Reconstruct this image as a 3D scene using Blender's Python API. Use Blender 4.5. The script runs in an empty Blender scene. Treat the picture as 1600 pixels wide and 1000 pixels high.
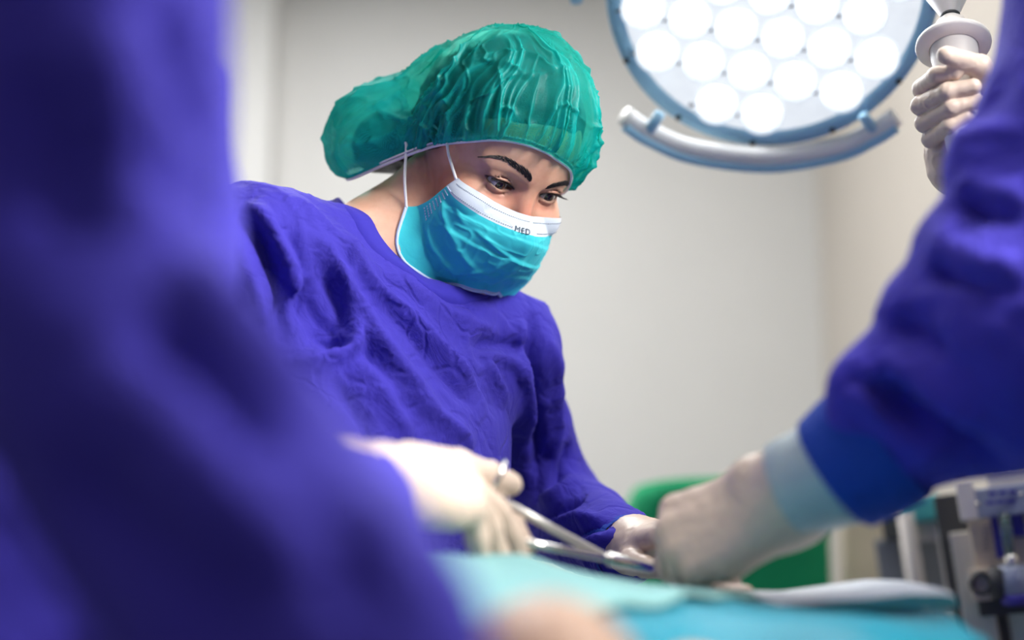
import bpy, bmesh, math, random
import numpy as np
from mathutils import Vector, Matrix
from mathutils.bvhtree import BVHTree

random.seed(7)
RNG = np.random.default_rng(7)
SC = bpy.context.scene
COL = SC.collection

# ------------------------------------------------------------------ camera
PITCH = math.radians(10.0)
CAM_H = 1.12
FPX = 1600 * 50.0 / 36.0
cam_data = bpy.data.cameras.new('camera')
cam_data.lens = 50.0
cam_data.sensor_width = 36.0
cam_data.clip_start = 0.02
cam_data.dof.use_dof = True
cam_data.dof.focus_distance = 1.36
cam_data.dof.aperture_fstop = 1.5
cam = bpy.data.objects.new('camera', cam_data)
COL.objects.link(cam)
cam.location = (0, 0, CAM_H)
cam.rotation_euler = (math.radians(90) + PITCH, 0, 0)
SC.camera = cam

# ------------------------------------------------------------------ world, exposure
SC.view_settings.view_transform = 'Standard'
SC.view_settings.look = 'None'
SC.view_settings.exposure = 0.0
SC.view_settings.gamma = 1.0
SC.view_settings.use_curve_mapping = False
SC.cycles.max_bounces = 5
SC.cycles.diffuse_bounces = 3
SC.cycles.glossy_bounces = 2
SC.cycles.transparent_max_bounces = 6
SC.cycles.use_adaptive_sampling = True
SC.cycles.adaptive_threshold = 0.07
SC.cycles.adaptive_min_samples = 12
SC.cycles.sample_clamp_indirect = 4.0
world = bpy.data.worlds.new('world')
SC.world = world
world.use_nodes = True
world.node_tree.nodes['Background'].inputs[0].default_value = (0.80, 0.88, 1.0, 1)
world.node_tree.nodes['Background'].inputs[1].default_value = 0.3


def area_light(name, loc, rot, sx, sy, power, col):
    l = bpy.data.lights.new(name, 'AREA')
    l.shape = 'RECTANGLE'
    l.size = sx
    l.size_y = sy
    l.energy = power
    l.color = col
    o = bpy.data.objects.new(name, l)
    COL.objects.link(o)
    o.location = loc
    o.rotation_euler = rot
    return o


# daylight through the tall window in the left wall (behind the camera's left shoulder, out of frame)
area_light('window_daylight', (-2.53, 3.0, 1.75), (0, math.radians(-90), 0), 1.5, 1.9, 12, (0.93, 0.97, 1.0))
# the luminous ceiling panels
area_light('ceiling_light_glow', (-0.45, 2.75, 2.955), (0, 0, 0), 1.15, 0.55, 56, (1.0, 0.99, 0.97))
area_light('ceiling_light_glow', (0.32, -0.60, 2.955), (0, 0, 0), 1.15, 0.55, 4, (1.0, 0.985, 0.97))  # unseen panel added as fill from the front right
area_light('ceiling_light_glow', (0.15, 0.95, 2.955), (0, 0, 0), 1.15, 0.55, 14, (1.0, 0.985, 0.96))

LED_STRENGTH = 13.0
LED2_POWER = 1.2
ADDED_LAMP_POWER = 6.6  # output of the lamp added for the surgeon's face

# ------------------------------------------------------------------ placing things: a point seen at (px, py) at depth d metres
RGT = np.array([1.0, 0, 0])
UPV = np.array([0, -math.sin(PITCH), math.cos(PITCH)])
VIEW = np.array([0, math.cos(PITCH), math.sin(PITCH)])
CAM = np.array([0, 0, CAM_H])


def P(px, py, d):
    return CAM + d * VIEW + (px - 800) / FPX * d * RGT + (500 - py) / FPX * d * UPV


# ------------------------------------------------------------------ distance-field sculpting
def vlen(a):
    return np.sqrt((a * a).sum(-1))


def smin(a, b, k):
    h = np.clip(0.5 + 0.5 * (b - a) / k, 0, 1)
    return b + (a - b) * h - k * h * (1 - h)


def smax(a, b, k):
    return -smin(-a, -b, k)


def sphere(p, c, r):
    return vlen(p - np.asarray(c, float)) - r


def ellip(p, c, r):
    r = np.asarray(r, float)
    q = p - np.asarray(c, float)
    k0 = vlen(q / r)
    k1 = vlen(q / (r * r)) + 1e-9
    return k0 * (k0 - 1.0) / k1


def cone(p, a, b, ra, rb):
    a = np.asarray(a, float)
    b = np.asarray(b, float)
    ab = b - a
    t = np.clip(((p - a) @ ab) / (ab @ ab + 1e-12), 0, 1)
    return vlen(p - a - t[:, None] * ab) - (ra + (rb - ra) * t)


def chain(p, pts, rs, k=0.0):
    d = cone(p, pts[0], pts[1], rs[0], rs[1])
    for i in range(1, len(pts) - 1):
        e = cone(p, pts[i], pts[i + 1], rs[i], rs[i + 1])
        d = np.minimum(d, e) if k <= 0 else smin(d, e, k)
    return d


def boxd(p, c, half, r=0.0, axes=None):
    q = p - np.asarray(c, float)
    if axes is not None:
        q = q @ np.asarray(axes).T
    q = np.abs(q) - (np.asarray(half, float) - r)
    return vlen(np.maximum(q, 0)) + np.minimum(q.max(-1), 0) - r


def value_noise(p, seed=0):
    """smooth 3-D value noise in -1..1"""
    p = p + 1000.0
    i = np.floor(p).astype(np.int64)
    f = p - i
    f = f * f * f * (f * (f * 6 - 15) + 10)

    def h(x, y, z):
        n = (x * 374761393 + y * 668265263 + z * 2147483647 + seed * 974634211) & 0xffffffff
        n = ((n ^ (n >> 13)) * 1274126177) & 0xffffffff
        n = n ^ (n >> 16)
        return (n & 0xffff) / 32767.5 - 1.0
    out = 0
    for dx in (0, 1):
        wx = f[:, 0] if dx else 1 - f[:, 0]
        for dy in (0, 1):
            wy = f[:, 1] if dy else 1 - f[:, 1]
            for dz in (0, 1):
                wz = f[:, 2] if dz else 1 - f[:, 2]
                out = out + wx * wy * wz * h(i[:, 0] + dx, i[:, 1] + dy, i[:, 2] + dz)
    return out


def grad(f, p, e):
    g = np.empty_like(p)
    for a in range(3):
        o = np.zeros(3)
        o[a] = e
        g[:, a] = f(p + o) - f(p - o)
    n = vlen(g)[:, None] + 1e-12
    return g / n


def surface(f, lo, hi, h, project=2):
    """mesh the zero level of f (sparse surface nets): vertices, quads"""
    lo = np.asarray(lo, float)
    hi = np.asarray(hi, float)
    C = 4
    n = (np.ceil((hi - lo) / (h * C)).astype(int)) * C + 1
    nc = (n - 1) // C
    ax = [lo[a] + (np.arange(nc[a]) + 0.5) * h * C for a in range(3)]
    g = np.stack(np.meshgrid(*ax, indexing='ij'), -1).reshape(-1, 3)
    dc = f(g).reshape(nc)
    near = np.abs(dc) < h * C * 1.9
    big = np.repeat(np.repeat(np.repeat(near, C, 0), C, 1), C, 2)
    m = np.zeros(n, bool)
    for dx in (0, 1):
        for dy in (0, 1):
            for dz in (0, 1):
                m[dx:dx + big.shape[0], dy:dy + big.shape[1], dz:dz + big.shape[2]] |= big
    sg = np.repeat(np.repeat(np.repeat(np.sign(dc), C, 0), C, 1), C, 2)
    v = np.ones(n, np.float32)
    v[:-1, :-1, :-1] = sg
    idx = np.argwhere(m)
    v[m] = f(lo + idx * h)
    s = v < 0
    cs = np.zeros(np.array(n) - 1, int)
    for dx in (0, 1):
        for dy in (0, 1):
            for dz in (0, 1):
                cs += s[dx:n[0] - 1 + dx, dy:n[1] - 1 + dy, dz:n[2] - 1 + dz]
    act = (cs > 0) & (cs < 8)
    cells = np.argwhere(act)
    vid = -np.ones(act.shape, int)
    vid[act] = np.arange(len(cells))
    acc = np.zeros((len(cells), 3))
    cnt = np.zeros(len(cells))
    for a in range(3):
        b, c = [q for q in range(3) if q != a]
        for ob in (0, 1):
            for oc in (0, 1):
                o0 = np.zeros(3, int)
                o0[b] = ob
                o0[c] = oc
                o1 = o0.copy()
                o1[a] = 1
                i0 = cells + o0
                i1 = cells + o1
                v0 = v[tuple(i0.T)]
                v1 = v[tuple(i1.T)]
                x = (v0 < 0) != (v1 < 0)
                t = np.where(x, v0 / np.where(v0 - v1 == 0, 1, v0 - v1), 0)
                q = i0.astype(float)
                q[:, a] += t
                acc += np.where(x[:, None], q, 0)
                cnt += x
    verts = lo + acc / np.maximum(cnt, 1)[:, None] * h
    quads = []
    for a in range(3):
        b, c = [(1, 2), (2, 0), (0, 1)][a]
        sl0 = [slice(None)] * 3
        sl1 = [slice(None)] * 3
        sl0[a] = slice(0, -1)
        sl1[a] = slice(1, None)
        e = s[tuple(sl0)] != s[tuple(sl1)]
        ed = np.argwhere(e)
        ed = ed[(ed[:, b] > 0) & (ed[:, c] > 0) & (ed[:, b] < n[b] - 1) & (ed[:, c] < n[c] - 1)]
        flip = s[tuple(ed.T)]
        q = []
        for ob, oc in ((1, 1), (0, 1), (0, 0), (1, 0)):
            k = ed.copy()
            k[:, b] -= ob
            k[:, c] -= oc
            q.append(vid[tuple(k.T)])
        q = np.stack(q, 1)
        q = np.where(flip[:, None], q, q[:, ::-1])
        quads.append(q)
    quads = np.concatenate(quads)
    quads = quads[(quads >= 0).all(1)]
    for _ in range(project):
        d = f(verts)
        g = grad(f, verts, h * 0.4)
        verts = verts - np.clip(d, -h, h)[:, None] * g * 0.8
    return verts, quads


# ------------------------------------------------------------------ Blender objects
def mesh_data(name, verts, faces, mat=None, smooth=True):
    me = bpy.data.meshes.new(name)
    verts = np.asarray(verts, np.float32)
    if isinstance(faces, np.ndarray):
        nf, k = faces.shape
        me.vertices.add(len(verts))
        me.vertices.foreach_set('co', verts.ravel())
        me.loops.add(nf * k)
        me.loops.foreach_set('vertex_index', faces.astype(np.int32).ravel())
        me.polygons.add(nf)
        me.polygons.foreach_set('loop_start', np.arange(0, nf * k, k, dtype=np.int32))
        me.update(calc_edges=True)
        me.validate()
    else:
        me.from_pydata([tuple(map(float, v)) for v in verts], [], faces)
    if smooth:
        me.polygons.foreach_set('use_smooth', [True] * len(me.polygons))
    if mat:
        me.materials.append(mat)
    me.update()
    return me


def obj(name, me, parent=None):
    o = bpy.data.objects.new(name, me)
    COL.objects.link(o)
    if parent is not None:
        o.parent = parent
        o.matrix_parent_inverse = parent.matrix_world.inverted() if False else Matrix.Translation(-Vector(parent.location))
    return o


def tag(o, label, cat=None, group=None, kind=None):
    if label:
        o['label'] = label
    if cat:
        o['category'] = cat
    if group:
        o['group'] = group
    if kind:
        o['kind'] = kind
    return o


def empty(name, loc, label, cat, group=None):
    o = bpy.data.objects.new(name, None)
    COL.objects.link(o)
    o.location = loc
    o.empty_display_size = 0.05
    return tag(o, label, cat, group)


class MB:
    """collects simple shapes into one mesh"""

    def __init__(self):
        self.v = []
        self.f = []

    def add(self, v, f):
        n = len(self.v)
        self.v += [tuple(map(float, q)) for q in v]
        self.f += [tuple(i + n for i in q) for q in f]
        return self

    def box(self, c, half, R=None, bevel=0.0):
        c = np.asarray(c, float)
        hx, hy, hz = half
        if bevel <= 0:
            v = np.array([[x, y, z] for x in (-hx, hx) for y in (-hy, hy) for z in (-hz, hz)])
            f = [(0, 1, 3, 2), (4, 6, 7, 5), (0, 4, 5, 1), (2, 3, 7, 6), (0, 2, 6, 4), (1, 5, 7, 3)]
        else:
            bm = bmesh.new()
            bmesh.ops.create_cube(bm, size=2.0)
            for q in bm.verts:
                q.co = (q.co.x * hx, q.co.y * hy, q.co.z * hz)
            bmesh.ops.bevel(bm, geom=bm.edges[:], offset=bevel, segments=2, profile=0.5, affect='EDGES')
            bm.verts.index_update()
            v = np.array([q.co[:] for q in bm.verts])
            f = [tuple(q.index for q in ff.verts) for ff in bm.faces]
            bm.free()
        if R is not None:
            v = v @ np.asarray(R).T
        return self.add(v + c, f)

    def tube(self, pts, r, seg=10, closed=False, caps=True):
        pts = np.asarray(pts, float)
        n = len(pts)
        r = np.full(n, r) if np.isscalar(r) else np.asarray(r, float)
        if closed:
            tan = np.roll(pts, -1, 0) - np.roll(pts, 1, 0)
        else:
            tan = np.gradient(pts, axis=0)
        tan /= vlen(tan)[:, None] + 1e-12
        ref = np.array([0.13, 0.27, 0.95])
        if abs(tan[0] @ ref) > 0.9:
            ref = np.array([1.0, 0.1, 0.0])
        nrm = ref - tan[0] * (ref @ tan[0])
        nrm /= np.linalg.norm(nrm)
        v = []
        for i in range(n):
            nrm = nrm - tan[i] * (nrm @ tan[i])
            nrm /= np.linalg.norm(nrm) + 1e-12
            bn = np.cross(tan[i], nrm)
            for k in range(seg):
                a = 2 * math.pi * k / seg
                v.append(pts[i] + r[i] * (math.cos(a) * nrm + math.sin(a) * bn))
        f = []
        m = n if closed else n - 1
        for i in range(m):
            j = (i + 1) % n
            for k in range(seg):
                l = (k + 1) % seg
                f.append((i * seg + k, i * seg + l, j * seg + l, j * seg + k))
        if caps and not closed:
            f.append(tuple(range(seg))[::-1])
            f.append(tuple((n - 1) * seg + k for k in range(seg)))
        return self.add(v, f)

    def lathe(self, prof, seg=32, origin=(0, 0, 0), axis=(0, 0, 1)):
        """prof: (radius, height) pairs revolved about axis"""
        a = np.asarray(axis, float)
        a = a / np.linalg.norm(a)
        ref = np.array([1.0, 0, 0]) if abs(a[0]) < 0.9 else np.array([0, 1.0, 0])
        u = np.cross(a, ref)
        u /= np.linalg.norm(u)
        w = np.cross(a, u)
        o = np.asarray(origin, float)
        v = []
        for r, z in prof:
            for k in range(seg):
                t = 2 * math.pi * k / seg
                v.append(o + a * z + max(r, 1e-5) * (math.cos(t) * u + math.sin(t) * w))
        f = []
        for i in range(len(prof) - 1):
            for k in range(seg):
                l = (k + 1) % seg
                f.append((i * seg + k, i * seg + l, (i + 1) * seg + l, (i + 1) * seg + k))
        return self.add(v, f)

    def grid(self, pts, close_u=False):
        """pts[i][j] -> quads"""
        pts = np.asarray(pts, float)
        a, b = pts.shape[:2]
        f = []
        for i in range(a if close_u else a - 1):
            for j in range(b - 1):
                i2 = (i + 1) % a
                f.append((i * b + j, i * b + j + 1, i2 * b + j + 1, i2 * b + j))
        return self.add(pts.reshape(-1, 3), f)

    def data(self, name, mat, smooth=True):
        return mesh_data(name, self.v, self.f, mat, smooth)

    def build(self, name, mat, parent=None, smooth=True, origin=None):
        if origin is not None:
            o0 = np.asarray(origin, float)
            self.v = [tuple(np.asarray(q) - o0) for q in self.v]
        o = obj(name, self.data(name, mat, smooth), parent)
        if origin is not None:
            o.location = origin
        return o


def spline(pts, n=40, closed=False):
    """Catmull-Rom through pts"""
    p = np.asarray(pts, float)
    if closed:
        p = np.vstack([p[-1:], p, p[:2]])
    else:
        p = np.vstack([2 * p[0] - p[1], p, 2 * p[-1] - p[-2]])
    m = len(p) - 3
    out = []
    for s in np.linspace(0, m, n, endpoint=not closed):
        i = min(int(s), m - 1)
        t = s - i
        a, b, c, d = p[i:i + 4]
        out.append(0.5 * (2 * b + (c - a) * t + (2 * a - 5 * b + 4 * c - d) * t * t + (3 * b - a - 3 * c + d) * t ** 3))
    return np.array(out)


def rotm(axis, ang):
    return np.array(Matrix.Rotation(ang, 3, Vector(axis)))


# ------------------------------------------------------------------ materials
def lin(*c):
    return tuple(((v / 255) / 12.92 if v / 255 <= 0.04045 else ((v / 255 + 0.055) / 1.055) ** 2.4) for v in c) + (1,)


def new_mat(name):
    m = bpy.data.materials.new(name)
    m.use_nodes = True
    nt = m.node_tree
    return m, nt, nt.nodes['Principled BSDF']


def nd(nt, kind, **kw):
    n = nt.nodes.new(kind)
    for k, v in kw.items():
        if k in n.inputs:
            n.inputs[k].default_value = v
        else:
            setattr(n, k, v)
    return n


def ramp(nt, fac, stops):
    r = nt.nodes.new('ShaderNodeValToRGB')
    e = r.color_ramp.elements
    while len(e) < len(stops):
        e.new(0.5)
    for q, (p, c) in zip(e, stops):
        q.position = p
        q.color = c
    nt.links.new(fac, r.inputs[0])
    return r.outputs[0]


def simple(name, col, rough=0.5, metal=0.0, var=0.06, scale=20, bump=0.0, coat=0.0, emit=None, estr=0.0, sss=0.0, spec=0.5):
    """principled with a little procedural mottling"""
    m, nt, b = new_mat(name)
    tc = nd(nt, 'ShaderNodeTexCoord')
    no = nd(nt, 'ShaderNodeTexNoise', Scale=scale, Detail=4.0)
    nt.links.new(tc.outputs['Object'], no.inputs['Vector'])
    c0 = tuple(max(0, v * (1 - var)) for v in col[:3]) + (1,)
    c1 = tuple(min(1, v * (1 + var)) for v in col[:3]) + (1,)
    nt.links.new(ramp(nt, no.outputs['Fac'], [(0.3, c0), (0.7, c1)]), b.inputs['Base Color'])
    b.inputs['Roughness'].default_value = rough
    b.inputs['Metallic'].default_value = metal
    b.inputs['Specular IOR Level'].default_value = spec
    if coat:
        b.inputs['Coat Weight'].default_value = coat
    if sss:
        b.inputs['Subsurface Weight'].default_value = sss
        b.inputs['Subsurface Radius'].default_value = (0.012, 0.006, 0.004)
        b.inputs['Subsurface Scale'].default_value = 1.0
    if bump:
        bp = nd(nt, 'ShaderNodeBump', Strength=bump, Distance=0.002)
        n2 = nd(nt, 'ShaderNodeTexNoise', Scale=scale * 6, Detail=5.0)
        nt.links.new(tc.outputs['Object'], n2.inputs['Vector'])
        nt.links.new(n2.outputs['Fac'], bp.inputs['Height'])
        nt.links.new(bp.outputs['Normal'], b.inputs['Normal'])
    if emit:
        b.inputs['Emission Color'].default_value = emit
        b.inputs['Emission Strength'].default_value = estr
    return m


def cloth(name, col, var=0.12, crease=0.5, rough=0.85, cs=22.0, sheen=0.3, weave=900.0, dist=0.006, trans=0.0):
    """woven fabric: weave plus crumple creases as relief"""
    m, nt, b = new_mat(name)
    L = nt.links.new
    tc = nd(nt, 'ShaderNodeTexCoord')
    big = nd(nt, 'ShaderNodeTexNoise', Scale=5.0, Detail=5.0, Roughness=0.6)
    L(tc.outputs['Object'], big.inputs['Vector'])
    c0 = tuple(v * (1 - var) for v in col[:3]) + (1,)
    c1 = tuple(min(1, v * (1 + var)) for v in col[:3]) + (1,)
    L(ramp(nt, big.outputs['Fac'], [(0.3, c0), (0.7, c1)]), b.inputs['Base Color'])
    # warped cells: their borders are the crumple creases
    wn = nd(nt, 'ShaderNodeTexNoise', Scale=7.0, Detail=4.0)
    L(tc.outputs['Object'], wn.inputs['Vector'])
    mx = nd(nt, 'ShaderNodeVectorMath', operation='MULTIPLY_ADD')
    mx.inputs[1].default_value = (0.24, 0.24, 0.24)
    L(wn.outputs['Color'], mx.inputs[0])
    L(tc.outputs['Object'], mx.inputs[2])
    vo = nd(nt, 'ShaderNodeTexVoronoi', feature='DISTANCE_TO_EDGE', Scale=cs)
    L(mx.outputs[0], vo.inputs['Vector'])
    vr = nd(nt, 'ShaderNodeMapRange')
    vr.interpolation_type = 'SMOOTHSTEP'
    vr.inputs['From Max'].default_value = 0.16
    L(vo.outputs['Distance'], vr.inputs['Value'])
    n3 = nd(nt, 'ShaderNodeTexNoise', Scale=16.0, Detail=6.0, Roughness=0.6, Distortion=1.2)
    L(tc.outputs['Object'], n3.inputs['Vector'])
    ad = nd(nt, 'ShaderNodeMath', operation='MULTIPLY_ADD')
    ad.inputs[1].default_value = 0.22
    L(vr.outputs[0], ad.inputs[0])
    L(n3.outputs['Fac'], ad.inputs[2])
    bp = nd(nt, 'ShaderNodeBump', Strength=crease, Distance=dist)
    L(ad.outputs[0], bp.inputs['Height'])
    wv = nd(nt, 'ShaderNodeTexNoise', Scale=weave, Detail=1.0)
    L(tc.outputs['Object'], wv.inputs['Vector'])
    b2 = nd(nt, 'ShaderNodeBump', Strength=0.12, Distance=0.0006)
    L(wv.outputs['Fac'], b2.inputs['Height'])
    L(bp.outputs['Normal'], b2.inputs['Normal'])
    L(b2.outputs['Normal'], b.inputs['Normal'])
    b.inputs['Roughness'].default_value = rough
    b.inputs['Specular IOR Level'].default_value = 0.25
    b.inputs['Sheen Weight'].default_value = sheen
    b.inputs['Sheen Roughness'].default_value = 0.5
    b.inputs['Sheen Tint'].default_value = tuple(min(1, v * 1.2 + 0.15) for v in col[:3]) + (1,)
    if trans:
        tr = nd(nt, 'ShaderNodeBsdfTranslucent')
        tr.inputs['Color'].default_value = col
        ms = nd(nt, 'ShaderNodeMixShader')
        ms.inputs[0].default_value = trans
        out = nt.nodes['Material Output']
        L(b.outputs[0], ms.inputs[1])
        L(tr.outputs[0], ms.inputs[2])
        L(ms.outputs[0], out.inputs['Surface'])
    return m


GOWN = lin(58, 49, 160)
M = {}
M['wall'] = simple('wall_paint', lin(212, 211, 209), 0.75, var=0.015, scale=3, bump=0.03)
M['wall_warm'] = simple('wall_paint_warm', lin(192, 184, 175), 0.75, var=0.015, scale=3, bump=0.03)
M['ceiling'] = simple('ceiling_tile', lin(225, 224, 220), 0.9, var=0.02, scale=30)
M['floor'] = simple('floor_vinyl', lin(150, 160, 165), 0.35, var=0.08, scale=40)
M['base'] = simple('baseboard_vinyl', lin(150, 150, 150), 0.5)
M['gown'] = cloth('gown_cotton', GOWN, crease=0.75, dist=0.006, sheen=0.2)
M['gown_band'] = cloth('gown_neckband', lin(52, 44, 158), crease=0.15)
M['gown_cuff'] = cloth('gown_knit_cuff', lin(26, 62, 156), crease=0.3, cs=90)
M['glove'] = simple('latex_glove', lin(208, 185, 166), 0.42, var=0.03, scale=30, bump=0.10)
M['glove_cuff'] = simple('latex_glove_cuff', lin(170, 182, 184), 0.45, var=0.03, scale=30, bump=0.05)
M['drape'] = cloth('drape_teal', lin(16, 122, 142), crease=0.25, rough=0.45, cs=9, dist=0.01, sheen=0.2, trans=0.1)
M['drape_lit'] = cloth('drape_lit', lin(108, 152, 150), crease=0.25, rough=0.6, cs=9, dist=0.01, sheen=0.2)  # teal drape under strong light, the brightness put into the colour
M['towel_lit'] = cloth('towel_lit', lin(232, 238, 242), crease=0.2, rough=0.7, cs=30)  # white carries the lamplight on top of the teal cloth
M['drape_green'] = cloth('cloth_green', lin(16, 140, 92), crease=0.25, cs=9)
M['string'] = simple('elastic_white', lin(235, 232, 232), 0.8, var=0.02, scale=200, bump=0.2)
M['white_plastic'] = simple('white_plastic', lin(222, 214, 208), 0.35, var=0.02)
M['lamp_blue'] = simple('lamp_blue_rim', lin(146, 190, 216), 0.4, var=0.02)
M['lamp_white'] = simple('lamp_white_shell', lin(226, 224, 222), 0.35, var=0.02)
M['dark'] = simple('dark_rubber', lin(40, 42, 46), 0.6)
M['steel'] = simple('surgical_steel', lin(225, 220, 214), 0.22, metal=1.0, var=0.05)
M['steel_soft'] = simple('steel_satin', lin(206, 200, 192), 0.35, metal=0.6, var=0.05)
M['grey_panel'] = simple('grey_panel', lin(120, 124, 132), 0.5)
M['grey_dark'] = simple('dark_grey_panel', lin(62, 62, 64), 0.6)
M['ivory'] = simple('ivory_panel', lin(205, 190, 170), 0.6)
M['bluegrey'] = simple('bluegrey_plate', lin(150, 158, 182), 0.4)
M['violet'] = simple('violet_print', lin(54, 46, 150), 0.5)
M['teal_cap'] = simple('teal_plastic', lin(84, 184, 186), 0.4)
M['print'] = simple('print_grey', lin(96, 96, 106), 0.6)
M['skin_patient'] = simple('patient_skin', lin(166, 130, 104), 0.5, var=0.05)
M['shoe'] = simple('white_clog', lin(210, 212, 214), 0.5)
M['trouser'] = cloth('trouser_cotton', lin(40, 120, 130), crease=0.3)


# ------------------------------------------------------------------ the surgeon's head, modelled in millimetres:
# x to her right, y forward out of the face, z up, origin between the eyes
HR = np.array([[-0.7696372, 0.49429145, 0.40414668],
               [0.13077769, -0.4975197, 0.85753795],
               [0.62494461, 0.71284648, 0.31826738]])      # columns in camera axes (right, up, back)
CAMB = np.stack([RGT, UPV, -VIEW], 1)
HROT = CAMB @ HR
HORG = CAM + CAMB @ np.array([0.0096, 0.1296, -1.390])


def h2w(p):
    return np.asarray(p, float) / 1000.0 @ HROT.T + HORG


def w2h(p):
    return (np.asarray(p, float) - HORG) @ HROT * 1000.0


# shoulders and neck of the surgeon (world)
RS = P(402, 398, 1.33)
LS = P(786, 548, 1.50)
NECK_BASE = (RS + LS) / 2 + np.array([0.0, 0.03, 0.055])
NB_H = w2h(NECK_BASE)
RS_H, LS_H = w2h(RS), w2h(LS)
EYE_C = (31.0, -3.0, 0.0)


def lids(p, sx):
    """almond opening of one eye, negative inside"""
    x = (p[:, 0] * sx - 31.5)
    z = p[:, 2] - 0.5
    z = z - 0.09 * x           # outer corner a little higher
    q = 1 - (x / 15.0) ** 2
    up = 3.6 * q + 0.4
    lo = -4.6 * q - 0.2
    return np.maximum(np.maximum(z - up, lo - z) * 0.86, np.abs(x) - 14.2)


def head_sdf(p, detail=True):
    ax = np.abs(p[:, 0])
    ps = np.stack([ax, p[:, 1], p[:, 2]], 1)      # mirrored half
    d = ellip(p, (0, -76, 36), (72, 94, 80))
    d = smin(d, ellip(p, (0, -30, -38), (57, 46, 74)), 26)
    # forehead
    d = smin(d, ellip(p, (0, -32, 36), (60, 50, 52)), 18)
    # cheekbones and jaw
    d = smin(d, ellip(ps, (45, -14, -30), (22, 24, 20)), 20)
    d = smin(d, cone(ps, (53, -62, -66), (12, -2, -100), 13, 15), 22)
    d = smin(d, sphere(p, (0, -2, -100), 15), 12)
    d = smin(d, ellip(p, (0, 6, -66), (26, 20, 28)), 16)
    # brow
    d = smin(d, cone(ps, (10, 4, 15), (44, -7, 17), 12, 10), 10)
    # sockets
    d = smax(d, -ellip(ps, (31, 19, -3), (18, 13, 12)), 11)
    d = smax(d, -sphere(ps, (14.5, 19, 1), 5), 6)
    # nose
    d = smin(d, cone(p, (0, 7, 6), (0, 26, -36), 6.5, 8.5), 9)
    d = smin(d, sphere(p, (0, 30, -41), 10), 8)
    d = smin(d, sphere(ps, (12, 20, -44), 8), 6)
    # ears
    e = ellip(ps, (72, -92, 6), (6, 13, 22))
    d = smin(d, e, 8)
    # neck and shoulders
    n = cone(p, (0, -92, -30), NB_H, 52, 57)
    n = smin(n, cone(p, (0, -60, -75), NB_H * 0.6 + np.array([0, -20, -40.0]) * 0.4, 34, 50), 25)
    d = smin(d, n, 20)
    t = cone(p, NB_H, RS_H * 0.75 + NB_H * 0.25 - np.array([0, 0, 0]), 55, 40)
    t = smin(t, cone(p, NB_H, LS_H * 0.75 + NB_H * 0.25, 55, 40), 40)
    d = smin(d, t, 30)
    # sternocleidomastoid
    d = smin(d, cone(ps, (60, -88, -42), (NB_H[0] * 0 + 26, NB_H[1] * 0.62 + 8, NB_H[2] * 0.75), 10, 12), 22)
    if detail:
        for sx in (1, -1):
            c = np.array([31 * sx, -3.0, 0])
            box = (np.abs(p[:, 0] - c[0]) < 30) & (np.abs(p[:, 2]) < 26) & (p[:, 1] > -14)
            if not box.any():
                continue
            q = p[box]
            b = d[box]
            eye = vlen(q - c)
            b = smin(b, eye - 14.0, 5.0)
            b = smin(b, ellip(q, c + (0, 6.5, 6.5), (15, 6.5, 5.0)), 4)       # upper lid fullness
            # crease of the upper lid
            xs = (q[:, 0] * sx - 31)
            zc = 8.2 - 0.026 * xs ** 2 + 0.07 * xs
            cr = np.sqrt((q[:, 2] - zc) ** 2 + (np.maximum(np.abs(xs) - 14, 0)) ** 2 + ((eye - 14.6) * 0.7) ** 2) - 0.9
            b = smax(b, -cr, 1.6)
            # fold below the lower lid
            zc = -9.5 + 0.016 * xs ** 2
            cr = np.sqrt((q[:, 2] - zc) ** 2 + (np.maximum(np.abs(xs) - 12, 0)) ** 2 + ((eye - 15.2) * 0.7) ** 2) - 0.7
            b = smax(b, -cr, 2.4)
            # opening
            cut = np.maximum(lids(q, sx), np.maximum(12.3 - eye, -(q[:, 1] - c[1]) + 1))
            cut = np.maximum(lids(q, sx), -(q[:, 1] - c[1] - 1.5))
            b = smax(b, -np.maximum(cut, 11.2 - eye), 0.9)
            # tear corner
            b = smax(b, -sphere(q, (16.6 * sx, 6.2, -0.9), 2.0), 1.0)
            d[box] = b
    return d


def snap(p, f, off=0.0, it=6, e=0.4):
    """move points onto the level set f = off"""
    p = np.array(p, float)
    for _ in range(it):
        g = grad(f, p, e)
        p = p - (f(p) - off)[:, None] * g * 0.9
    return p


def cast(f, px, py, near=900.0, steps=160):
    """walk the camera ray through (px, py) until it meets f; head coordinates"""
    a = P(px, py, 0.3)
    b = P(px, py, 1.3)
    o = w2h(np.array([a]))
    dr = w2h(np.array([b])) - o
    dr /= np.linalg.norm(dr)
    t = 0.0
    p = o
    for _ in range(steps):
        d = f(p)[0]
        t += d * 0.85
        p = o + dr * t
        if abs(d) < 0.05:
            break
    return p[0]


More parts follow.
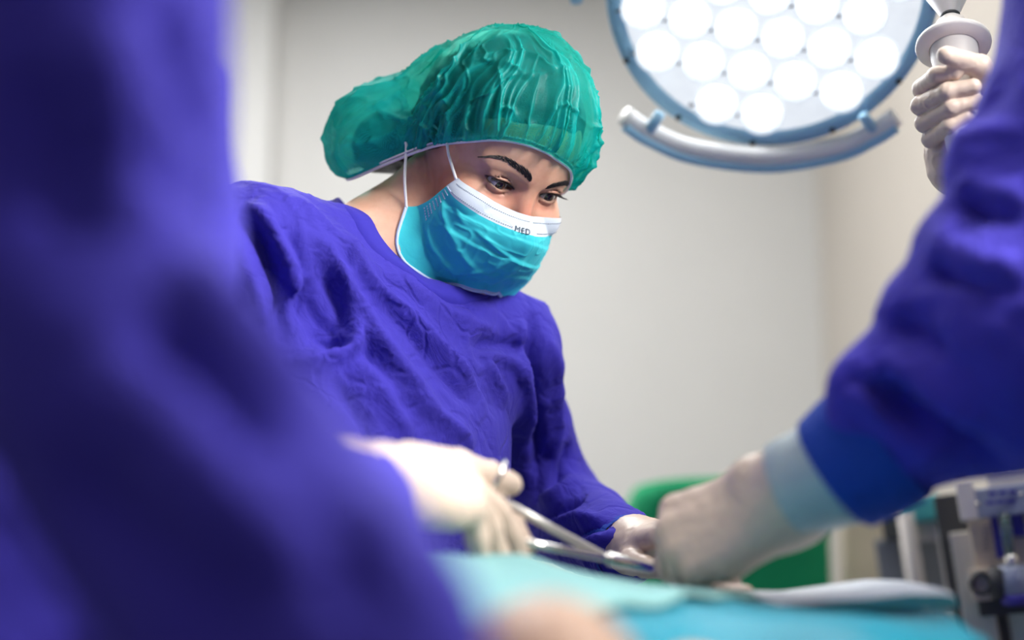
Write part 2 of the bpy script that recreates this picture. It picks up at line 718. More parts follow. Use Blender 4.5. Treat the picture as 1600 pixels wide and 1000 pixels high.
# ------------------------------------------------------------------ skin, hair, cap and mask materials
def skin_material():
    m, nt, b = new_mat('skin')
    L = nt.links.new
    tc = nd(nt, 'ShaderNodeTexCoord')
    n1 = nd(nt, 'ShaderNodeTexNoise', Scale=28.0, Detail=6.0, Roughness=0.6)
    L(tc.outputs['Object'], n1.inputs['Vector'])
    base = ramp(nt, n1.outputs['Fac'], [(0.25, lin(198, 146, 120)), (0.5, lin(214, 165, 138)), (0.78, lin(224, 178, 152))])
    at = nd(nt, 'ShaderNodeAttribute', attribute_name='tint')
    sp = nd(nt, 'ShaderNodeSeparateColor')
    L(at.outputs['Color'], sp.inputs[0])
    cur = base
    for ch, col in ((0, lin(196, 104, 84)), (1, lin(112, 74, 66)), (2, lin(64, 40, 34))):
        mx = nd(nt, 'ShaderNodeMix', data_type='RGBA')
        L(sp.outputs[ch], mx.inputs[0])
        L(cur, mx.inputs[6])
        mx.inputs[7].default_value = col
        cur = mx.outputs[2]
    L(cur, b.inputs['Base Color'])
    b.inputs['Roughness'].default_value = 0.46
    b.inputs['Subsurface Weight'].default_value = 0.22
    b.inputs['Subsurface Radius'].default_value = (0.008, 0.003, 0.002)
    b.inputs['Subsurface Scale'].default_value = 1.0
    n2 = nd(nt, 'ShaderNodeTexNoise', Scale=420.0, Detail=3.0)
    L(tc.outputs['Object'], n2.inputs['Vector'])
    bp = nd(nt, 'ShaderNodeBump', Strength=0.12, Distance=0.0008)
    L(n2.outputs['Fac'], bp.inputs['Height'])
    L(bp.outputs['Normal'], b.inputs['Normal'])
    return m


def cap_material():
    """thin see-through nonwoven: woven dots of fibre over holes, denser where the cloth lies double"""
    m, nt, b = new_mat('cap_nonwoven')
    L = nt.links.new
    tc = nd(nt, 'ShaderNodeTexCoord')
    uv = nd(nt, 'ShaderNodeUVMap', uv_map='UVMap')
    big = nd(nt, 'ShaderNodeTexNoise', Scale=30.0, Detail=5.0)
    L(tc.outputs['Object'], big.inputs['Vector'])
    col = ramp(nt, big.outputs['Fac'], [(0.3, lin(0, 164, 156)), (0.7, lin(8, 196, 188))])
    df = nd(nt, 'ShaderNodeBsdfDiffuse')
    L(col, df.inputs['Color'])
    tr = nd(nt, 'ShaderNodeBsdfTranslucent')
    L(col, tr.inputs['Color'])
    m1 = nd(nt, 'ShaderNodeMixShader')
    m1.inputs[0].default_value = 0.38
    L(df.outputs[0], m1.inputs[1])
    L(tr.outputs[0], m1.inputs[2])
    gl = nd(nt, 'ShaderNodeBsdfGlossy', Roughness=0.45)
    m2 = nd(nt, 'ShaderNodeMixShader')
    m2.inputs[0].default_value = 0.03
    L(m1.outputs[0], m2.inputs[1])
    L(gl.outputs[0], m2.inputs[2])
    tp = nd(nt, 'ShaderNodeBsdfTransparent')
    tp.inputs['Color'].default_value = lin(150, 236, 220)
    w1 = nd(nt, 'ShaderNodeTexWave', bands_direction='X', Scale=52.0, Distortion=1.5)
    w2 = nd(nt, 'ShaderNodeTexWave', bands_direction='Y', Scale=52.0, Distortion=1.5)
    L(uv.outputs[0], w1.inputs['Vector'])
    L(uv.outputs[0], w2.inputs['Vector'])
    mu = nd(nt, 'ShaderNodeMath', operation='MAXIMUM')
    L(w1.outputs['Fac'], mu.inputs[0])
    L(w2.outputs['Fac'], mu.inputs[1])
    mr = nd(nt, 'ShaderNodeMapRange')
    mr.inputs['To Min'].default_value = 0.03
    mr.inputs['To Max'].default_value = 0.44
    L(mu.outputs[0], mr.inputs['Value'])
    at = nd(nt, 'ShaderNodeAttribute', attribute_name='ply')
    ad = nd(nt, 'ShaderNodeMath', operation='MULTIPLY_ADD')
    ad.inputs[1].default_value = 0.52
    ad.use_clamp = True
    L(at.outputs['Fac'], ad.inputs[0])
    L(mr.outputs[0], ad.inputs[2])
    ms = nd(nt, 'ShaderNodeMixShader')
    L(ad.outputs[0], ms.inputs[0])
    L(tp.outputs[0], ms.inputs[1])
    L(m2.outputs[0], ms.inputs[2])
    L(ms.outputs[0], nt.nodes['Material Output'].inputs['Surface'])
    return m


M['skin'] = skin_material()
M['cap'] = cap_material()
M['hair'] = simple('dark_hair', lin(26, 18, 16), 0.4, var=0.4, scale=120, bump=0.5)
M['brow'] = simple('brow_hair', lin(34, 26, 26), 0.6, var=0.3, scale=300)
M['sclera'] = simple('sclera', lin(206, 200, 198), 0.08, var=0.04, scale=200, coat=1.0)
M['iris'] = simple('iris_brown', lin(40, 22, 14), 0.12, var=0.45, scale=900, coat=1.0)
M['pupil'] = simple('pupil', lin(8, 7, 7), 0.05, coat=1.0)
M['mask'] = cloth('mask_cyan', lin(62, 208, 218), crease=0.12, rough=0.6, cs=30, var=0.06, dist=0.003, trans=0.15)
M['mask_white'] = cloth('mask_white_band', lin(216, 226, 236), crease=0.06, rough=0.7, cs=30, var=0.03, trans=0.1)
M['mask_edge'] = cloth('mask_edge_binding', lin(190, 206, 232), crease=0.1, rough=0.7, cs=60, var=0.03)
M['stitch'] = simple('embossed_stitch', lin(120, 132, 150), 0.8)
M['ink'] = simple('printed_ink', lin(60, 78, 92), 0.7)


# ------------------------------------------------------------------ body mesh of the surgeon (head, neck, shoulders)
def gauss(p, c, r):
    return np.exp(-(((p - np.asarray(c, float)) / np.asarray(r, float)) ** 2).sum(-1))


hv, hf = surface(head_sdf, (-170, -260, -250), (240, 60, 140), 1.7)
hs = np.stack([np.abs(hv[:, 0]), hv[:, 1], hv[:, 2]], 1)
blush = 0.8 * gauss(hs, (56, -22, -36), (26, 30, 22)) + 0.6 * gauss(hs, (66, -55, -10), (20, 30, 34)) + 0.6 * gauss(hv, (0, 24, -22), (12, 14, 18)) \
    + 0.35 * gauss(hs, (14, 12, -6), (7, 8, 12)) + 0.4 * gauss(hs, (31, 8, -13), (16, 10, 5))
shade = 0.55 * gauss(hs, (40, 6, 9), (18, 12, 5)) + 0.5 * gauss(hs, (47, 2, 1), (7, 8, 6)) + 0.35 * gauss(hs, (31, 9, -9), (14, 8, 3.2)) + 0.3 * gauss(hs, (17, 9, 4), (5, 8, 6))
xe = hs[:, 0] - 31.5
ze = hs[:, 2] - 0.5 - 0.09 * xe
q_ = np.clip(1 - (xe / 15.0) ** 2, 0, 1)
liner = np.exp(-((ze - (3.6 * q_ + 0.6)) / 1.1) ** 2) * (np.abs(xe) < 15.5) * (hv[:, 1] > -4) + 0.45 * np.exp(-((ze + 4.6 * q_ + 0.4) / 0.8) ** 2) * (np.abs(xe) < 14.5) * (hv[:, 1] > -4)
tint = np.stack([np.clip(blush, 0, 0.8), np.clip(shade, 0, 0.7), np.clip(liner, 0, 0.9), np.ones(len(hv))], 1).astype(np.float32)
me = mesh_data('person', h2w(hv), hf, M['skin'])
at = me.color_attributes.new('tint', 'FLOAT_COLOR', 'POINT')
at.data.foreach_set('color', tint.ravel())
woman = obj('person', me)
tag(woman, 'surgeon in blue gown, green bouffant cap and cyan mask looking down at the table', 'person', 'surgical team')

# eyes
for sx in (1, -1):
    c = np.array([31.0 * sx, -3.0, 0.0])
    g = np.array([0.04, 1.0, -0.16])
    g /= np.linalg.norm(g)
    prof = []
    for a in np.concatenate([np.linspace(0, 30, 13), np.linspace(36, 180, 20)]):
        r = 12.0 + (0.75 * math.cos(math.radians(a / 30 * 90)) if a < 30 else 0)
        prof.append((r * math.sin(math.radians(a)), r * math.cos(math.radians(a))))
    mb = MB().lathe(prof, 40, c, g)
    mb.v = [tuple(q) for q in h2w(np.array(mb.v))]
    e = mb.build('eyeball', M['sclera'], woman)
    e.data.materials.append(M['iris'])
    e.data.materials.append(M['pupil'])
    for i, pl in enumerate(e.data.polygons):
        ring = i // 40
        pl.material_index = 2 if ring < 4 else (1 if ring < 11 else 0)
    # lashes of the upper lid
    mb = MB()
    xl = np.linspace(-13.2, 13.8, 34)
    p0s = snap(np.stack([(31.5 + xl) * sx, np.full(34, 8.0), 0.5 + 0.09 * xl + 3.6 * (1 - (xl / 15.0) ** 2) + 0.4], 1), head_sdf, 0.1)
    for k in range(34):
        t = k / 33
        x = xl[k]
        p0 = p0s[k]
        ln = 5.0 + 3.8 * max(0, t) + random.uniform(-1, 1)
        dr = np.array([(x * 0.05 + 0.05) * sx, 0.9, -0.28 + random.uniform(-.1, .1)])
        p1 = p0 + dr * ln * 0.55
        p2 = p0 + dr * ln + np.array([0.02 * x * sx, 0, ln * 0.22])
        mb.tube(h2w(np.array([p0 - dr * 0.5, p1, p2])), np.array([0.34, 0.26, 0.06]) / 1000, 4)
    mb.build('eyelash', M['brow'], woman)
    # brow: short hairs laid along the brow line
    mb = MB()
    bl = [(10, 21, 15.5), (18, 19.5, 19.5), (28, 16, 23.0), (40, 9, 25.6), (50, 2, 23.0), (57, -7, 17.0)] if sx > 0 else [(-12, 21, 11.5), (-20, 18, 13.5), (-30, 14, 16.5), (-40, 8, 17.5), (-48, 1, 15.5), (-55, -9, 10.0)]
    line = spline(np.array(bl, float), 60)
    wid = np.interp(np.linspace(0, 1, 60), [0, 0.12, 0.5, 0.8, 1], [2.0, 3.1, 2.6, 1.6, 0.5])
    hairs = []
    for k in range(420):
        s = random.random() ** 0.9
        i = min(int(s * 59), 58)
        tn = line[i + 1] - line[i]
        tn /= np.linalg.norm(tn)
        w = random.uniform(-1, 1)
        p0 = line[i] + np.array([0, 0, 1.0]) * w * wid[i]
        dr = tn + np.array([0, 0, 0.75 * (1 - s) - 0.35 * w * s])
        dr /= np.linalg.norm(dr)
        ln = random.uniform(4.0, 7.0) * (1 - 0.3 * s)
        hairs += [p0, p0 + dr * ln * 0.5, p0 + dr * ln]
    hairs = snap(np.array(hairs), head_sdf, 0.2)
    for k in range(420):
        mb.tube(h2w(hairs[3 * k:3 * k + 3]), np.array([0.30, 0.26, 0.07]) / 1000, 4)
    mb.build('eyebrow', M['brow'], woman)

# hair under the cap
BUN = (58, -154, -40)


def hair_sdf(p):
    d = ellip(p, (0, -78, 42), (78, 97, 86))
    d = smin(d, ellip(p, BUN, (40, 36, 40)), 26)
    # hairline: nothing in front of it
    d = smax(d, 0.6 * (p[:, 1] + 8 - 0.9 * (p[:, 2] - 44)), 5)
    d = smax(d, 0.7 * (34 - p[:, 2] - 0.75 * (-20 - p[:, 1])), 5)
    return d + value_noise(p * np.array([0.05, 0.05, 0.12]), 3) * 1.6


v, f = surface(hair_sdf, (-110, -230, -110), (130, 60, 140), 3.0, 1)
obj('hair', mesh_data('hair', h2w(v), f, M['hair']), woman)

# ------------------------------------------------------------------ bouffant cap
band_pts = np.array([(0, 23, 44), (12, 22, 46.5), (32, 15, 46.5), (51, 1, 40), (63, -19, 27), (69, -51, 8), (75, -72, -9), (83, -88, -27), (90, -110, -50),
                     (96, -142, -80), (66, -192, -84), (10, -188, -66), (-45, -145, -48), (-74, -92, -26), (-75, -62, -16), (-70, -30, -8), (-58, -5, 10), (-34, 15, 33)], float)
NT, NR = 440, 120
band = spline(band_pts, NT, closed=True)
CC = np.array([12, -84, 24.0])


def cap_form(p):
    d = ellip(p, (-2, -67, 42), (82, 106, 97))
    d = smin(d, cone(p, (22, -128, 18), (58, -156, -26), 58, 52), 30)
    return smin(d, ellip(p, np.array(BUN) + (10, -4, -4), (50, 50, 58)), 30)


def cap_radius(dirs):
    lo_ = np.zeros(len(dirs))
    hi_ = np.full(len(dirs), 330.0)
    for _ in range(22):
        mid = (lo_ + hi_) / 2
        ins = cap_form(CC + dirs * mid[:, None]) < 0
        lo_ = np.where(ins, mid, lo_)
        hi_ = np.where(ins, hi_, mid)
    return lo_


bd = band - CC
br = vlen(bd)
bd /= br[:, None]
apex = np.array([0.05, -0.12, 1.0])
apex /= np.linalg.norm(apex)
th = np.linspace(0, 2 * math.pi, NT, endpoint=False)
tt = np.linspace(0, 1, NR) ** 1.15
omega = np.arccos(np.clip(bd @ apex, -1, 1))
D = (np.sin((1 - tt)[None, :, None] * omega[:, None, None]) * bd[:, None, :] + np.sin(tt[None, :, None] * omega[:, None, None]) * apex) / np.sin(omega)[:, None, None]
R = cap_radius(D.reshape(-1, 3)).reshape(NT, NR)
sm = np.clip(tt / 0.30, 0, 1)
sm = np.sqrt(np.clip(1 - (1 - sm) ** 2, 0, 1))
R = br[:, None] * (1 - sm) + R * sm
# folds
TH = np.repeat(th[:, None], NR, 1)
TT = np.repeat(tt[None, :], NT, 0)
PT = (D * 110).reshape(-1, 3)
warp = (value_noise(PT * 0.022, 5) * 0.16 + value_noise(PT * 0.05, 6) * 0.06).reshape(NT, NR)
fold = np.zeros((NT, NR))
for k in range(70):
    t0 = random.uniform(0, 2 * math.pi)
    dr = random.uniform(-0.5, 0.5)
    tw = random.uniform(0.010, 0.026)
    te = random.choice([0.25, 0.4, 0.6, 0.8, 1.0]) * random.uniform(0.8, 1.1)
    am = random.uniform(1.5, 5.5)
    ph = (TH + warp * (TT * 2.2) - t0 - dr * TT + math.pi) % (2 * math.pi) - math.pi
    wv = tw * (1 + 1.6 * TT)
    z_ = ph / wv
    fold += 1.25 * am * np.exp(-np.abs(z_) ** 1.1) * np.clip(1.35 - TT / te, 0, 1) * np.clip(TT / 0.02, 0, 1)
gath = np.sin(TH * 150 + 5 * value_noise(PT * 0.03, 8).reshape(NT, NR)) * 0.9 * np.exp(-TT / 0.08) * np.clip(TT / 0.015, 0, 1)
n1 = value_noise(PT * np.array([0.03, 0.03, 0.018]) + 7, 11).reshape(NT, NR)
n2 = value_noise(PT * np.array([0.045, 0.05, 0.03]), 12).reshape(NT, NR)
SP_ = (CC + D * R[:, :, None]).reshape(-1, 3)
bagw = np.exp(-(vlen(SP_ - np.array([62, -165, -30.0])) / 75) ** 2).reshape(NT, NR)
bn1 = value_noise(SP_ * 0.045 + 3, 17).reshape(NT, NR)
bn2 = value_noise(SP_ * 0.08 + 9, 18).reshape(NT, NR)
bagc = bagw * (6.0 * np.clip(1 - np.abs(bn1) * 3.2, 0, 1) ** 1.5 + 3.2 * np.clip(1 - np.abs(bn2) * 3.5, 0, 1) ** 1.5 - 2.0)
crump = bagc + 4.0 * np.clip(1 - np.abs(n1) * 4, 0, 1) ** 2 + 3.0 * np.clip(1 - np.abs(n2) * 5, 0, 1) ** 2 + 3.0 * value_noise(PT * 0.02, 14).reshape(NT, NR)
R2 = R + fold + gath + (crump - 1.0) * np.clip(TT / 0.12, 0, 1)
S = CC + D * R2[:, :, None]
for _ in range(3):                                   # the cap lies outside hair, ears and skull
    sf_ = S.reshape(-1, 3)
    near = np.minimum(head_sdf(sf_, False), hair_sdf(sf_)).reshape(NT, NR)
    S = S + D * (np.clip(2.5 - near, 0, 12) * np.clip(TT / 0.03, 0, 1))[:, :, None]
mb = MB().grid(h2w(S.reshape(-1, 3)).reshape(NT, NR, 3), close_u=True)
cap = mb.build('bouffant_cap', M['cap'], woman)
uvl = cap.data.uv_layers.new(name='UVMap')
li = np.empty(len(cap.data.loops), np.int32)
cap.data.loops.foreach_get('vertex_index', li)
Sx = S.reshape(-1, 3)[li] * 0.011
uvl.data.foreach_set('uv', np.stack([Sx[:, 0] + Sx[:, 1] * 0.9, Sx[:, 2] + 0.3 * Sx[:, 1]], 1).astype(np.float32).ravel())
ca = cap.data.color_attributes.new('ply', 'FLOAT_COLOR', 'POINT')
ply = np.clip((fold / 4.0) ** 1.2 + 0.55 * np.clip((crump - 3.2) / 3.0, 0, 1) + 0.35 * np.exp(-TT / 0.05) + 0.6 * np.clip((vlen(S - np.array(BUN)) < 78) * 1.0, 0, 1), 0, 1)   # cloth lying double in the folds and the bag
ca.data.foreach_set('color', np.repeat(ply.reshape(-1, 1), 4, 1).astype(np.float32).ravel())
cap['label'] = 'sheer green bouffant cap with gathered edge'
# white elastic edge: two cords and their crochet loops
mb = MB()
bw = h2w(band + bd * 0.8)
mb.tube(bw, 0.0016, 6, closed=True)
bw2 = h2w(band + bd * 1.6 + apex * 4.2)
mb.tube(bw2, 0.0011, 6, closed=True)
zz = []
for k in range(NT * 2):
    i = (k // 2) % NT
    zz.append((bw if k % 2 else bw2)[i])
mb.tube(np.array(zz), 0.0006, 4, closed=True)
o = mb.build('elastic_edge', M['string'], cap)
o['label'] = 'white crocheted elastic edge'

# ------------------------------------------------------------------ face mask
half = np.array([
    [(0, 29, -17), (0, 45, -36), (0, 42, -57), (0, 33, -80), (0, 8, -108)],
    [(17, 20, -18), (22, 35, -38), (25, 34, -59), (25, 26, -82), (20, 5, -111)],
    [(40, 7, -16), (46, 15, -38), (50, 15, -60), (50, 7, -87), (40, -5, -116)],
    [(57, -6, -13), (65, -4, -34), (68, -9, -58), (68, -14, -84), (61, -13, -110)],
    [(64, -16, -11), (69, -24, -28), (73, -32, -45), (76, -42, -57), (78, -50, -62)]], float)
far = half * np.array([-1, 1, 1])
far[..., 2] -= (np.array([0, 1, 6, 11, 14.0]))[:, None]
ctrl = np.concatenate([half[::-1], far[1:]])     # near (her right) to far
NU, NV = 170, 90
cols = np.stack([spline(c, NV) for c in ctrl])
surf = np.stack([spline(cols[:, j], NU) for j in range(NV)], 1)        # NU x NV
uu = np.linspace(0, 1, NU)[:, None]
vv = np.linspace(0, 1, NV)[None, :]
du = np.gradient(surf, axis=0)
dv = np.gradient(surf, axis=1)
nrm = np.cross(dv, du)
nrm /= vlen(nrm)[..., None] + 1e-9
if nrm[NU // 2, NV // 2, 1] < 0:
    nrm = -nrm
open_ = np.clip(np.minimum(uu, 1 - uu) / 0.10, 0, 1)
disp = np.zeros((NU, NV))
for v0, amp in ((0.30, 1.8), (0.50, 2.2), (0.72, 1.8)):          # pleats
    vx = v0 + 0.05 * np.sin(uu * 5 + v0 * 9)
    s = (vv - vx) / 0.035
    disp += amp * np.where(s > 0, np.exp(-s * 0.30), 0) * np.clip(s + 0, 0, 1)


def seg_dist(u, v, a, b):
    a = np.array(a)
    b = np.array(b)
    ab = b - a
    t = np.clip(((u - a[0]) * ab[0] + (v - a[1]) * ab[1]) / (ab @ ab), 0, 1)
    return np.hypot(u - a[0] - t * ab[0], v - a[1] - t * ab[1]), t


for a, b, w, am in (((0.06, 0.30), (0.26, 0.62), .022, 2.4), ((0.08, 0.62), (0.30, 0.86), .02, 2.2), ((0.26, 0.62), (0.36, 0.78), .02, 2.0), ((0.28, 0.36), (0.46, 0.52), .02, 2.0),
                    ((0.46, 0.52), (0.40, 0.74), .02, 1.8), ((0.40, 0.74), (0.30, 0.86), .018, 1.6), ((0.5, 0.14), (0.5, 0.95), .03, 2.4), ((0.12, 0.20), (0.20, 0.34), .02, 1.5),
                    ((0.46, 0.52), (0.60, 0.58), .02, 1.6), ((0.04, 0.75), (0.20, 0.95), .018, 1.5)):
    d, t = seg_dist(uu, vv, a, b)
    disp += am * np.exp(-(d / w) ** 2) * np.sin(math.pi * (0.15 + 0.7 * t))
pp = surf.reshape(-1, 3)
disp += (value_noise(pp * 0.06, 21) * 1.0).reshape(NU, NV)
disp += (0.9 * (1 - np.abs(value_noise(pp * 0.09, 22))) ** 6).reshape(NU, NV)
surfd = surf + nrm * (disp * open_ * np.clip(vv / 0.2, 0.1, 1))[..., None]
flat = surfd.reshape(-1, 3)
nf_ = nrm.reshape(-1, 3)
for _ in range(4):                                   # the sheet lies outside the face everywhere
    hd = head_sdf(flat, False)
    flat = flat + np.clip(1.6 - hd, 0, 8)[:, None] * nf_
surfd = flat.reshape(NU, NV, 3)
mb = MB().grid(h2w(flat).reshape(NU, NV, 3))
mask = mb.build('face_mask', M['mask'], woman)
mask['label'] = 'cyan pleated surgical mask with white nose band'
mask.data.materials.append(M['mask_white'])
mask.data.materials.append(M['mask_edge'])
WB = 17
for i, pl in enumerate(mask.data.polygons):
    j = i % (NV - 1)
    iu = i // (NV - 1)
    pl.material_index = 1 if j < WB else (2 if j >= NV - 4 else 0)


def on_mask(u, v, off=0.5):
    fu = np.clip(u, 0, 1) * (NU - 1)
    fv = np.clip(v, 0, 1) * (NV - 1)
    i = np.minimum(fu.astype(int), NU - 2)
    j = np.minimum(fv.astype(int), NV - 2)
    a = (fu - i)[:, None]
    b = (fv - j)[:, None]
    def q(A):
        return (A[i, j] * (1 - a) + A[i + 1, j] * a) * (1 - b) + (A[i, j + 1] * (1 - a) + A[i + 1, j + 1] * a) * b
    return q(surfd) + q(nrm) * off


# embossed stitch rows along the band, weld dots at the near corner
mb = MB()
for v0, u0, u1 in ((0.062, 0.05, 0.50), (0.165, 0.03, 0.40), (0.062, 0.53, 0.95), (0.165, 0.57, 0.95)):
    n = int((u1 - u0) * 100)
    for k in range(n):
        u = u0 + (u1 - u0) * k / n
        mb.tube(h2w(on_mask(np.array([u, u + 0.0038]), np.array([v0, v0]), 0.25)), 0.00042, 5)
o = mb.build('stitch_row', M['stitch'], mask)
o['kind'] = 'stuff'
mb = MB()
for a in range(5):
    for b in range(9):
        u = 0.018 + 0.011 * a
        v = 0.17 + 0.055 * b
        mb.tube(h2w(on_mask(np.array([u, u + 0.006]), np.array([v, v + 0.012]), 0.3)), 0.0006, 5)
o = mb.build('weld_dot', M['mask_edge'], mask)
o['kind'] = 'stuff'
# binding along the lower edge
edge = on_mask(np.linspace(0, 1, 120), np.full(120, 0.985), 0.3)
MB().tube(h2w(edge), 0.0017, 8).build('edge_binding', M['mask_edge'], mask)
# printed letters on the band
cu = bpy.data.curves.new('letters', 'FONT')
cu.body = 'MED'
cu.size = 1.0
cu.space_character = 1.15
to = bpy.data.objects.new('letters', cu)
COL.objects.link(to)
bpy.context.view_layer.update()
tm = bpy.data.meshes.new_from_object(to.evaluated_get(bpy.context.evaluated_depsgraph_get()))
bpy.data.objects.remove(to)
bm = bmesh.new()
bm.from_mesh(tm)
bmesh.ops.triangulate(bm, faces=bm.faces[:])
bmesh.ops.subdivide_edges(bm, edges=bm.edges[:], cuts=1)
tv = np.array([q.co[:] for q in bm.verts])
bm.verts.index_update()
tf = [tuple(q.index for q in ff.verts) for ff in bm.faces]
bm.free()
wtx = tv[:, 0].max()
tp = h2w(on_mask(0.405 + tv[:, 0] / wtx * 0.085, 0.195 - tv[:, 1] * 0.082, 0.8))
o = obj('printed_letters', mesh_data('printed_letters', tp, tf, M['ink'], False), mask)
o['label'] = 'MED printed in grey'
# ear loops
ear_t = np.array([68, -56, 16.0])
ear_b = np.array([76, -90, -16.0])
for sx in (1, -1):
    k = np.array([sx, 1, 1])
    a = on_mask(np.array([0.004 if sx > 0 else 0.996]), np.array([0.03]), 0.3)[0]
    b = on_mask(np.array([0.004 if sx > 0 else 0.996]), np.array([0.97]), 0.3)[0]
    pts = spline(np.array([a, (a + ear_t * k) / 2 + np.array([2.5 * sx, 0, 0]), ear_t * k + np.array([4 * sx, 0, 0]), np.array([80 * sx, -92, 14]), np.array([83 * sx, -96, -10]), ear_b * k + np.array([6 * sx, 0, 0]),
                           (b + ear_b * k) / 2 + np.array([5 * sx, 0, 0]), b]), 60)
    MB().tube(h2w(pts), 0.0015, 8).build('ear_loop', M['string'], mask)


# ------------------------------------------------------------------ cloth helpers
def loft(q, prof):
    """elliptic trunk: q in (side, front, up); prof rows: height, half width, half depth, front offset (heights descending)"""
    pr = np.array(prof)[::-1]
    z = np.clip(q[:, 2], pr[0, 0], pr[-1, 0])
    a = np.interp(z, pr[:, 0], pr[:, 1])
    b = np.interp(z, pr[:, 0], pr[:, 2])
    o = np.interp(z, pr[:, 0], pr[:, 3])
    k = np.sqrt((q[:, 0] / a) ** 2 + ((q[:, 1] - o) / b) ** 2)
    d = (k - 1) * np.minimum(a, b)
    ez = np.maximum(q[:, 2] - pr[-1, 0], pr[0, 0] - q[:, 2])
    return smax(d, ez, 0.03)


def fold_strokes(v, n, strokes, bvh=None):
    """raise (or sink) the cloth along strokes: (polyline, width, height)"""
    for line, w, h in strokes:
        line = spline(np.asarray(line), 4 * len(line) + 2)
        lo = line.min(0) - 3 * w
        hi = line.max(0) + 3 * w
        m = ((v > lo) & (v < hi)).all(1)
        if not m.any():
            continue
        q = v[m]
        best = np.full(len(q), 1e9)
        tb = np.zeros(len(q))
        ns = len(line) - 1
        for i in range(ns):
            a, b = line[i], line[i + 1]
            ab = b - a
            t = np.clip((q - a) @ ab / (ab @ ab + 1e-12), 0, 1)
            d = vlen(q - a - t[:, None] * ab)
            c = d < best
            best = np.where(c, d, best)
            tb = np.where(c, (i + t) / ns, tb)
        taper = np.clip(np.minimum(tb, 1 - tb) * 5, 0.0, 1) ** 0.7
        v[m] = q + n[m] * (h * taper * np.exp(-np.abs(best / (w * 0.72)) ** 1.5))[:, None]
    return v


def vnormals(v, f):
    a = v[f[:, 2]] - v[f[:, 0]]
    b = v[f[:, 3]] - v[f[:, 1]]
    fn = np.cross(a, b)
    n = np.zeros_like(v)
    for k in range(4):
        np.add.at(n, f[:, k], fn)
    return n / (vlen(n)[:, None] + 1e-12)


def ray_hits(v, f, pxs):
    """where the sight lines through photo points meet a mesh"""
    t = BVHTree.FromPolygons([tuple(q) for q in v], [tuple(q) for q in f.tolist()])
    out = []
    for px, py in pxs:
        d = P(px, py, 1.0) - CAM
        h = t.ray_cast(Vector(CAM), Vector(d / np.linalg.norm(d)))
        out.append(np.array(h[0]) if h[0] is not None else None)
    return out


def wrinkle(v, n, amp, scale, seed, stretch=(1, 1, 1)):
    p = v * np.asarray(stretch) * scale
    w = p + 0.5 * np.stack([value_noise(p * 0.7, seed + 1), value_noise(p * 0.7, seed + 2), value_noise(p * 0.7, seed + 3)], 1)
    r = np.clip(1 - np.abs(value_noise(w, seed)) * 2.6, 0, 1) ** 1.5
    return v + n * (amp * (r + 0.5 * value_noise(w * 1.9, seed + 5)))[:, None]


# ------------------------------------------------------------------ the surgeon's gown
TX = (LS - RS) / np.linalg.norm(LS - RS)            # to her left
FW = np.array([0.62, -0.79, 0.0])
TZ = np.array([0, 0, 1.0]) + 0.18 * FW
TZ = TZ - TX * (TZ @ TX)
TZ /= np.linalg.norm(TZ)
TY = np.cross(TX, TZ)
TM = (RS + LS) / 2
TF = np.stack([TX, TY, TZ])
LEL = P(860, 796, 1.60)
LMID = P(826, 680, 1.56)
LWR = P(972, 856, 1.385)
REL = P(330, 740, 1.30)
RWR = P(600, 905, 1.16)
TRUNK = [(0.055, 0.085, 0.05, -0.03), (0.02, 0.14, 0.073, -0.015), (-0.06, 0.165, 0.101, 0.004), (-0.16, 0.17, 0.13, 0.022), (-0.28, 0.172, 0.128, 0.018), (-0.42, 0.178, 0.128, 0.0), (-0.62, 0.20, 0.14, -0.03)]


def gown_sdf(p):
    q = (p - TM) @ TF.T
    d = loft(q, TRUNK)
    # skirt hanging straight down
    hip = TM + TZ * -0.55
    qs = p - hip
    qs = np.stack([qs[:, 0] * TX[0] / np.hypot(TX[0], TX[1]) + qs[:, 1] * TX[1] / np.hypot(TX[0], TX[1]), qs @ FW, qs[:, 2]], 1)
    d = smin(d, loft(qs, [(0.05, 0.19, 0.14, 0), (-0.2, 0.215, 0.165, 0), (-0.52, 0.23, 0.18, 0)]), 0.06)
    # shoulders
    d = smin(d, cone(p, NECK_BASE - TZ * 0.035 - TY * 0.012, RS + TZ * 0.005, 0.062, 0.058), 0.05)
    d = smin(d, cone(p, NECK_BASE - TZ * 0.035 - TY * 0.012, LS + TZ * 0.005, 0.062, 0.056), 0.05)
    la = smin(chain(p, [LS, LMID, LEL], [0.056, 0.046, 0.052], 0.02), cone(p, LEL, LWR, 0.054, 0.037), 0.02)
    ra = smin(cone(p, RS, REL, 0.062, 0.062), cone(p, REL, RWR, 0.058, 0.038), 0.03)
    d = smin(d, la, 0.022)
    d = smin(d, ra, 0.022)
    return d


NAX = h2w(np.array([[0, -80, -45.0]]))[0] - NECK_BASE
NAX /= np.linalg.norm(NAX)


def gown_open(p):
    d = gown_sdf(p)
    hole = cone(p, NECK_BASE - NAX * 0.06 + TY * 0.016, NECK_BASE + NAX * 0.16 + TY * 0.017, 0.067, 0.073)
    hole = np.maximum(hole, -((p - NECK_BASE) @ NAX + 0.05))
    return smax(d, -hole, 0.006)


